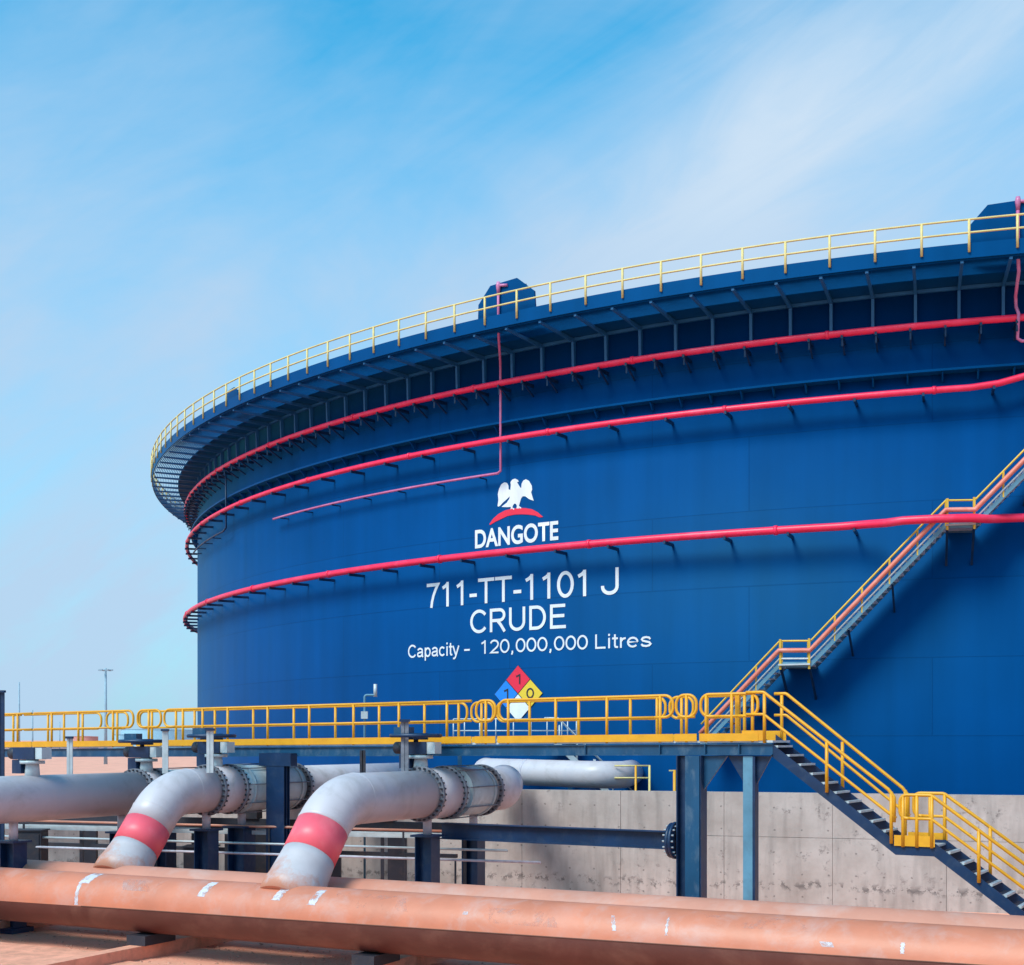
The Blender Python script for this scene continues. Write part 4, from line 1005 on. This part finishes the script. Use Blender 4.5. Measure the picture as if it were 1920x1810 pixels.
for v, sh in ((-.05, 0.0), (SW + .05, .12)):
    top0 = -.40 if v < 0 else -.15
    for z, nm, r_ in ((1.02, 'hand_rail', .036), (.54, 'mid_rail', .032)):
        P = [sq(top0, v, z + .02), sq(sh, v, z + stz(0) + .02), sq(UL0 - .14, v, z + stz(UL0 - .14)), sq(UL0 + .02, v, z + ZL)]
        if z > 1: P = P[:-1] + [sq(UL0 - .02, v, z + stz(UL0) - .05), sq(UL0 - .02, v, .45 + ZL)]
        M().tube(arc_path(P, .10, 5), r_, 10).build(nm, MT['yellow'], st)
        P = [sq(UL0 + .12, v, z + ZL), sq(UL1 - .05, v, z + ZL), sq(UEND, v, z + stz(UEND))]
        if z > 1: P = [sq(UL0 + .30, v, .54 + ZL), sq(UL0 + .10, v, .54 + ZL), sq(UL0 + .10, v, z + ZL)] + P[1:]
        M().tube(arc_path(P, .14, 5), r_, 10).build(nm, MT['yellow'], st)
    lo = [sq(.55, v, stz(.55) + .20), sq(UL0 - .1, v, stz(UL0 - .1) + .20)]
    for u in (.02, 1.40, 2.76, 3.0, 3.28, 3.58, 4.5, 5.4, 6.4):
        M().tube([sq(u, v, stz(u) - .05), sq(u, v, stz(u) + 1.02)], .036, 10).build('rail_post', MT['yellow'], st)
    M().bar(sq(UL0 - .02, v, ZL + .08), sq(UL1 + .02, v, ZL + .08), .012, .22).build('toe_plate', MT['yellow'], st)
    if v > 0: M().bar(sq(-.5, v, .10), sq(.12, v, .10), .012, .22).build('toe_plate', MT['yellow'], st)
    else: M().bar(sq(-.5, v, .10), sq(.02, v, .10), .012, .22).build('toe_plate', MT['yellow'], st)

# ------------------------------------------------------------------ things between the walkway and the tank
pf = thing('tank_platform', (0, 46.0, 0), 'small pale railed platform at the tank foot seen through the yellow railing', 'platform')
M().box((0.1, 45.9, 4.62), (2.1, 0, 0), (0, .4, 0), (0, 0, .04)).build('deck', MT['galv'], pf)
for x in (-1.8, 2.0): M().bar((x, 45.9, 0), (x, 45.9, 4.57), .14, .14).build('leg', MT['teal'], pf)
for z in (5.42, 5.02): M().tube([(-2.0, 45.5, z), (2.2, 45.5, z)], .022, 8).build('rail', MT['galv'], pf)
for x in (-2.0, -1.8, -1.62, -1.1, -.55, 0.05, .65, 1.2, 1.5, 1.7, 1.9, 2.2):
    M().tube([(x, 45.5, 4.6), (x, 45.5, 5.42)], .022, 8).build('rail_post', MT['galv'], pf)
M().box((0.1, 45.49, 4.70), (2.1, 0, 0), (0, .006, 0), (0, 0, .05)).build('toe_plate', MT['galv'], pf)
cs = thing('crossover_stair', (2.6, 45.0, 0), 'small pale stair dropping right from the platform at the tank foot', 'staircase')
for v in (0, .7):
    M().bar((1.35, 44.9 + v, 4.75), (4.2, 44.9 + v, 2.0), .05, .18).build('stringer', MT['galv'], cs)
    M().tube([(1.1, 44.9 + v, 5.45), (1.55, 44.9 + v, 5.45), (4.2, 44.9 + v, 2.85)], .024, 8).build('hand_rail', MT['galv'], cs)
    for i in range(5):
        x = 1.6 + .6 * i; zb = 4.75 - (x - 1.35) * .965
        M().tube([(x, 44.9 + v, zb), (x, 44.9 + v, zb + .7)], .02, 8).build('rail_post', MT['galv'], cs)
for i in range(13):
    x = 1.45 + .21 * i
    M().box((x, 45.25, 4.70 - .965 * (x - 1.35)), (.11, 0, 0), (0, .32, 0), (0, 0, .015)).build('tread', MT['galv'], cs)
gr = thing('guard_rail', (4.0, 41.6, 3.2), 'short pale yellow guard rail standing behind the wall beside the white pipe end', 'guard rail')
for x, mt in ((3.86, 'straw'), (4.29, 'galv')): M().tube([(x, 41.6, 0.0), (x, 41.6, 3.92)], .035, 8).build('post', MT['yellow'] if mt == 'straw' else MT['straw'], gr)
for z in (3.90, 3.52): M().tube([(3.2, 41.6, z), (4.29, 41.6, z)], .026, 8).build('rail', MT['straw'], gr)
mp_ = thing('marker_post', (5.0, 41.2, 0), 'lone yellow post behind the wall, left of the big blue column', 'post')
M().tube([(5.02, 41.2, 0), (5.02, 41.2, 3.78)], .045, 8).build('post', MT['yellow'], mp_)
M().box((4.94, 41.2, 3.76), (.09, 0, 0), (0, .03, 0), (0, 0, .02)).build('cap', MT['straw'], mp_)
# gauge post with a small arm
gp = thing('instrument_post', (-4.4, 40.0, 0), 'slim blue grey post with a bent arm behind the walkway railing', 'post')
M().tube(arc_path([(-4.42, 40.0, 0), (-4.42, 40.0, 6.05), (-4.10, 40.0, 6.05), (-4.10, 40.0, 6.30)], .07, 5), .035, 8).build('pole', MT['pale'], gp)
M().box((-4.42, 39.95, 5.45), (.10, 0, 0), (0, .05, 0), (0, 0, .11)).build('junction_box', MT['galv'], gp)
M().tube([(-4.10, 40, 6.0), (-4.10, 40, 6.38)], .055, 8).build('sensor', MT['galv'], gp)

# posts and conduit between the branches
def ipost(px, Y, z0_, z1_, label, mt, wd_=.13, head=True):
    x = (px - 960) / 2500 * Y
    p = thing('conduit_post', (x, Y, 0), label, 'post', 'slim posts among the grey pipes')
    m = M(); m.bar((x - wd_ * .3, Y, z0_), (x - wd_ * .3, Y, z1_), wd_ * .35, .08); m.bar((x + wd_ * .3, Y, z0_), (x + wd_ * .3, Y, z1_), wd_ * .35, .08)
    m.bar((x, Y + .03, z0_), (x, Y + .03, z1_), wd_ * .5, .02)
    m.build('channel', mt, p)
    if head: M().box((x, Y - .03, z1_ + .02), (wd_ * .75, 0, 0), (0, .07, 0), (0, 0, .03)).build('head_plate', MT['navy'], p)
    return p
ipost(759, 32.2, 3.86, 5.15, 'slim grey channel post left of the nearest valve handwheel', MT['flange'], .17)
ipost(394, 34.2, 3.86, 4.95, 'slim grey channel post left of the second valve handwheel', MT['galv'], .16)
ipost(310, 36.0, 3.80, 4.95, 'pale grey post left of the second valve, in front of the walkway', MT['galv'], .13)
ipost(131, 35.4, 3.75, 4.75, 'pale grey post beside the third valve at left', MT['galv'], .12)
ipost(2, 36.2, 0.0, 6.0, 'tall navy post cut by the left edge of the frame', MT['navy'], .16)
ipost(680, 33.0, 3.6, 4.45, 'short black bracket post standing on the nearest elbow', MT['dark'], .10, False)
ct = thing('cable_tray', (-6, 35.5, 0), 'dark cable tray running under the grey pipes', 'cable tray')
ta, tb = Vector((-15.5, 38.9, 2.20)), Vector((0.2, 34.2, 2.20)); td = (tb - ta).normalized(); tn = Vector((-td.y, td.x, 0))
for s_ in (-.25, .25): M().bar(ta + tn * s_, tb + tn * s_, .02, .11).build('side_rail', MT['galv'], ct)
for i in range(42): M().bar(ta + td * (.39 * i + .1) - tn * .24, ta + td * (.39 * i + .1) + tn * .24, .04, .02).build('rung', MT['galv'], ct)
for i in range(7):
    p = ta + td * (1.1 + 2.3 * i)
    M().bar(Vector((p.x, p.y, 0)), Vector((p.x, p.y, 2.13)), .09, .09).build('leg', MT['dark'], ct)
for i, (z, off, lab, mt) in enumerate(((1.72, -.9, 'thin pale conduit, lowest of those crossing behind the red bands', 'scuff'), (1.98, -.75, 'thin grey conduit crossing just under the cable tray', 'galv'), (2.42, -.5, 'thin rusty conduit crossing just above the cable tray', 'orange2'))):
    a_ = ta + tn * off; b_ = tb + tn * off + td * (.8 - .9 * i)
    cd = thing('conduit', (b_.x, b_.y, 0), lab, 'conduit', 'conduits under the grey pipes')
    M().tube([Vector((a_.x, a_.y, z)), Vector((b_.x, b_.y, z - .06))], .032, 8).build('pipe', MT[mt], cd)
    for k in range(4):
        p = a_ + (b_ - a_) * (.12 + .25 * k)
        M().bar(Vector((p.x, p.y, 0)), Vector((p.x, p.y, z - .08)), .05, .05).build('stand', MT['dark'], cd)
rk = thing('dark_gap_rack', (-8, 38.6, 0), 'added dark rack filling the dark gaps under the grey pipes', 'filler rack')  # dark beams and posts added to darken the space below the pipes
ra, rb_ = Vector((-17.0, 41.4, 0)), Vector((-1.5, 36.2, 0)); rd = (rb_ - ra).normalized()
for z, hh in ((2.30, .30), (1.55, .10)): M().bar(ra + UP * z, rb_ + UP * z, .16, hh).build('beam', MT['dark'], rk)
for i, (t, wd2) in enumerate(((.6, .5), (2.2, .3), (4.6, .42), (6.9, .3), (8.4, .5), (10.4, .34), (12.6, .52), (14.6, .52))):
    p = ra + rd * t
    M().bar(Vector((p.x, p.y, 0)), Vector((p.x, p.y, 2.14)), wd2, .2, up=(0, 1, 0)).build('post', MT['dark'], rk)
    if i % 2: M().box(p + UP * 2.62 - rd * .3, rd * .22, Vector((-rd.y, rd.x, 0)) * .16, UP * .165).build('bracket_box', MT['dark'], rk)
# cabinets at the far left under the pipe
for x, y, hh, lab in ((-13.6, 37.6, 2.15, 'black cabinet at the left edge under the straight grey pipe'), (-8.6, 36.9, 1.75, 'dark cabinet behind the left red band, against the wall')):
    cb_ = thing('cabinet', (x, y, 0), lab, 'cabinet', 'dark cabinets by the wall')
    M().box((x, y, hh / 2 + .05), (.42, 0, 0), (0, .3, 0), (0, 0, hh / 2 - .05)).build('body', MT['dark'], cb_)
    M().box((x, y - .312, hh / 2 + .05), (.37, 0, 0), (0, .01, 0), (0, 0, hh / 2 - .12)).build('door', MT['dark'], cb_)
    M().box((x, y, hh + .02), (.46, 0, 0), (0, .34, 0), (0, 0, .018)).build('lid', MT['dark'], cb_)
    M().bar((x + .28, y - .34, hh * .5), (x + .28, y - .34, hh * .6), .03, .03).build('handle', MT['galv'], cb_)

# ------------------------------------------------------------------ far things on the horizon
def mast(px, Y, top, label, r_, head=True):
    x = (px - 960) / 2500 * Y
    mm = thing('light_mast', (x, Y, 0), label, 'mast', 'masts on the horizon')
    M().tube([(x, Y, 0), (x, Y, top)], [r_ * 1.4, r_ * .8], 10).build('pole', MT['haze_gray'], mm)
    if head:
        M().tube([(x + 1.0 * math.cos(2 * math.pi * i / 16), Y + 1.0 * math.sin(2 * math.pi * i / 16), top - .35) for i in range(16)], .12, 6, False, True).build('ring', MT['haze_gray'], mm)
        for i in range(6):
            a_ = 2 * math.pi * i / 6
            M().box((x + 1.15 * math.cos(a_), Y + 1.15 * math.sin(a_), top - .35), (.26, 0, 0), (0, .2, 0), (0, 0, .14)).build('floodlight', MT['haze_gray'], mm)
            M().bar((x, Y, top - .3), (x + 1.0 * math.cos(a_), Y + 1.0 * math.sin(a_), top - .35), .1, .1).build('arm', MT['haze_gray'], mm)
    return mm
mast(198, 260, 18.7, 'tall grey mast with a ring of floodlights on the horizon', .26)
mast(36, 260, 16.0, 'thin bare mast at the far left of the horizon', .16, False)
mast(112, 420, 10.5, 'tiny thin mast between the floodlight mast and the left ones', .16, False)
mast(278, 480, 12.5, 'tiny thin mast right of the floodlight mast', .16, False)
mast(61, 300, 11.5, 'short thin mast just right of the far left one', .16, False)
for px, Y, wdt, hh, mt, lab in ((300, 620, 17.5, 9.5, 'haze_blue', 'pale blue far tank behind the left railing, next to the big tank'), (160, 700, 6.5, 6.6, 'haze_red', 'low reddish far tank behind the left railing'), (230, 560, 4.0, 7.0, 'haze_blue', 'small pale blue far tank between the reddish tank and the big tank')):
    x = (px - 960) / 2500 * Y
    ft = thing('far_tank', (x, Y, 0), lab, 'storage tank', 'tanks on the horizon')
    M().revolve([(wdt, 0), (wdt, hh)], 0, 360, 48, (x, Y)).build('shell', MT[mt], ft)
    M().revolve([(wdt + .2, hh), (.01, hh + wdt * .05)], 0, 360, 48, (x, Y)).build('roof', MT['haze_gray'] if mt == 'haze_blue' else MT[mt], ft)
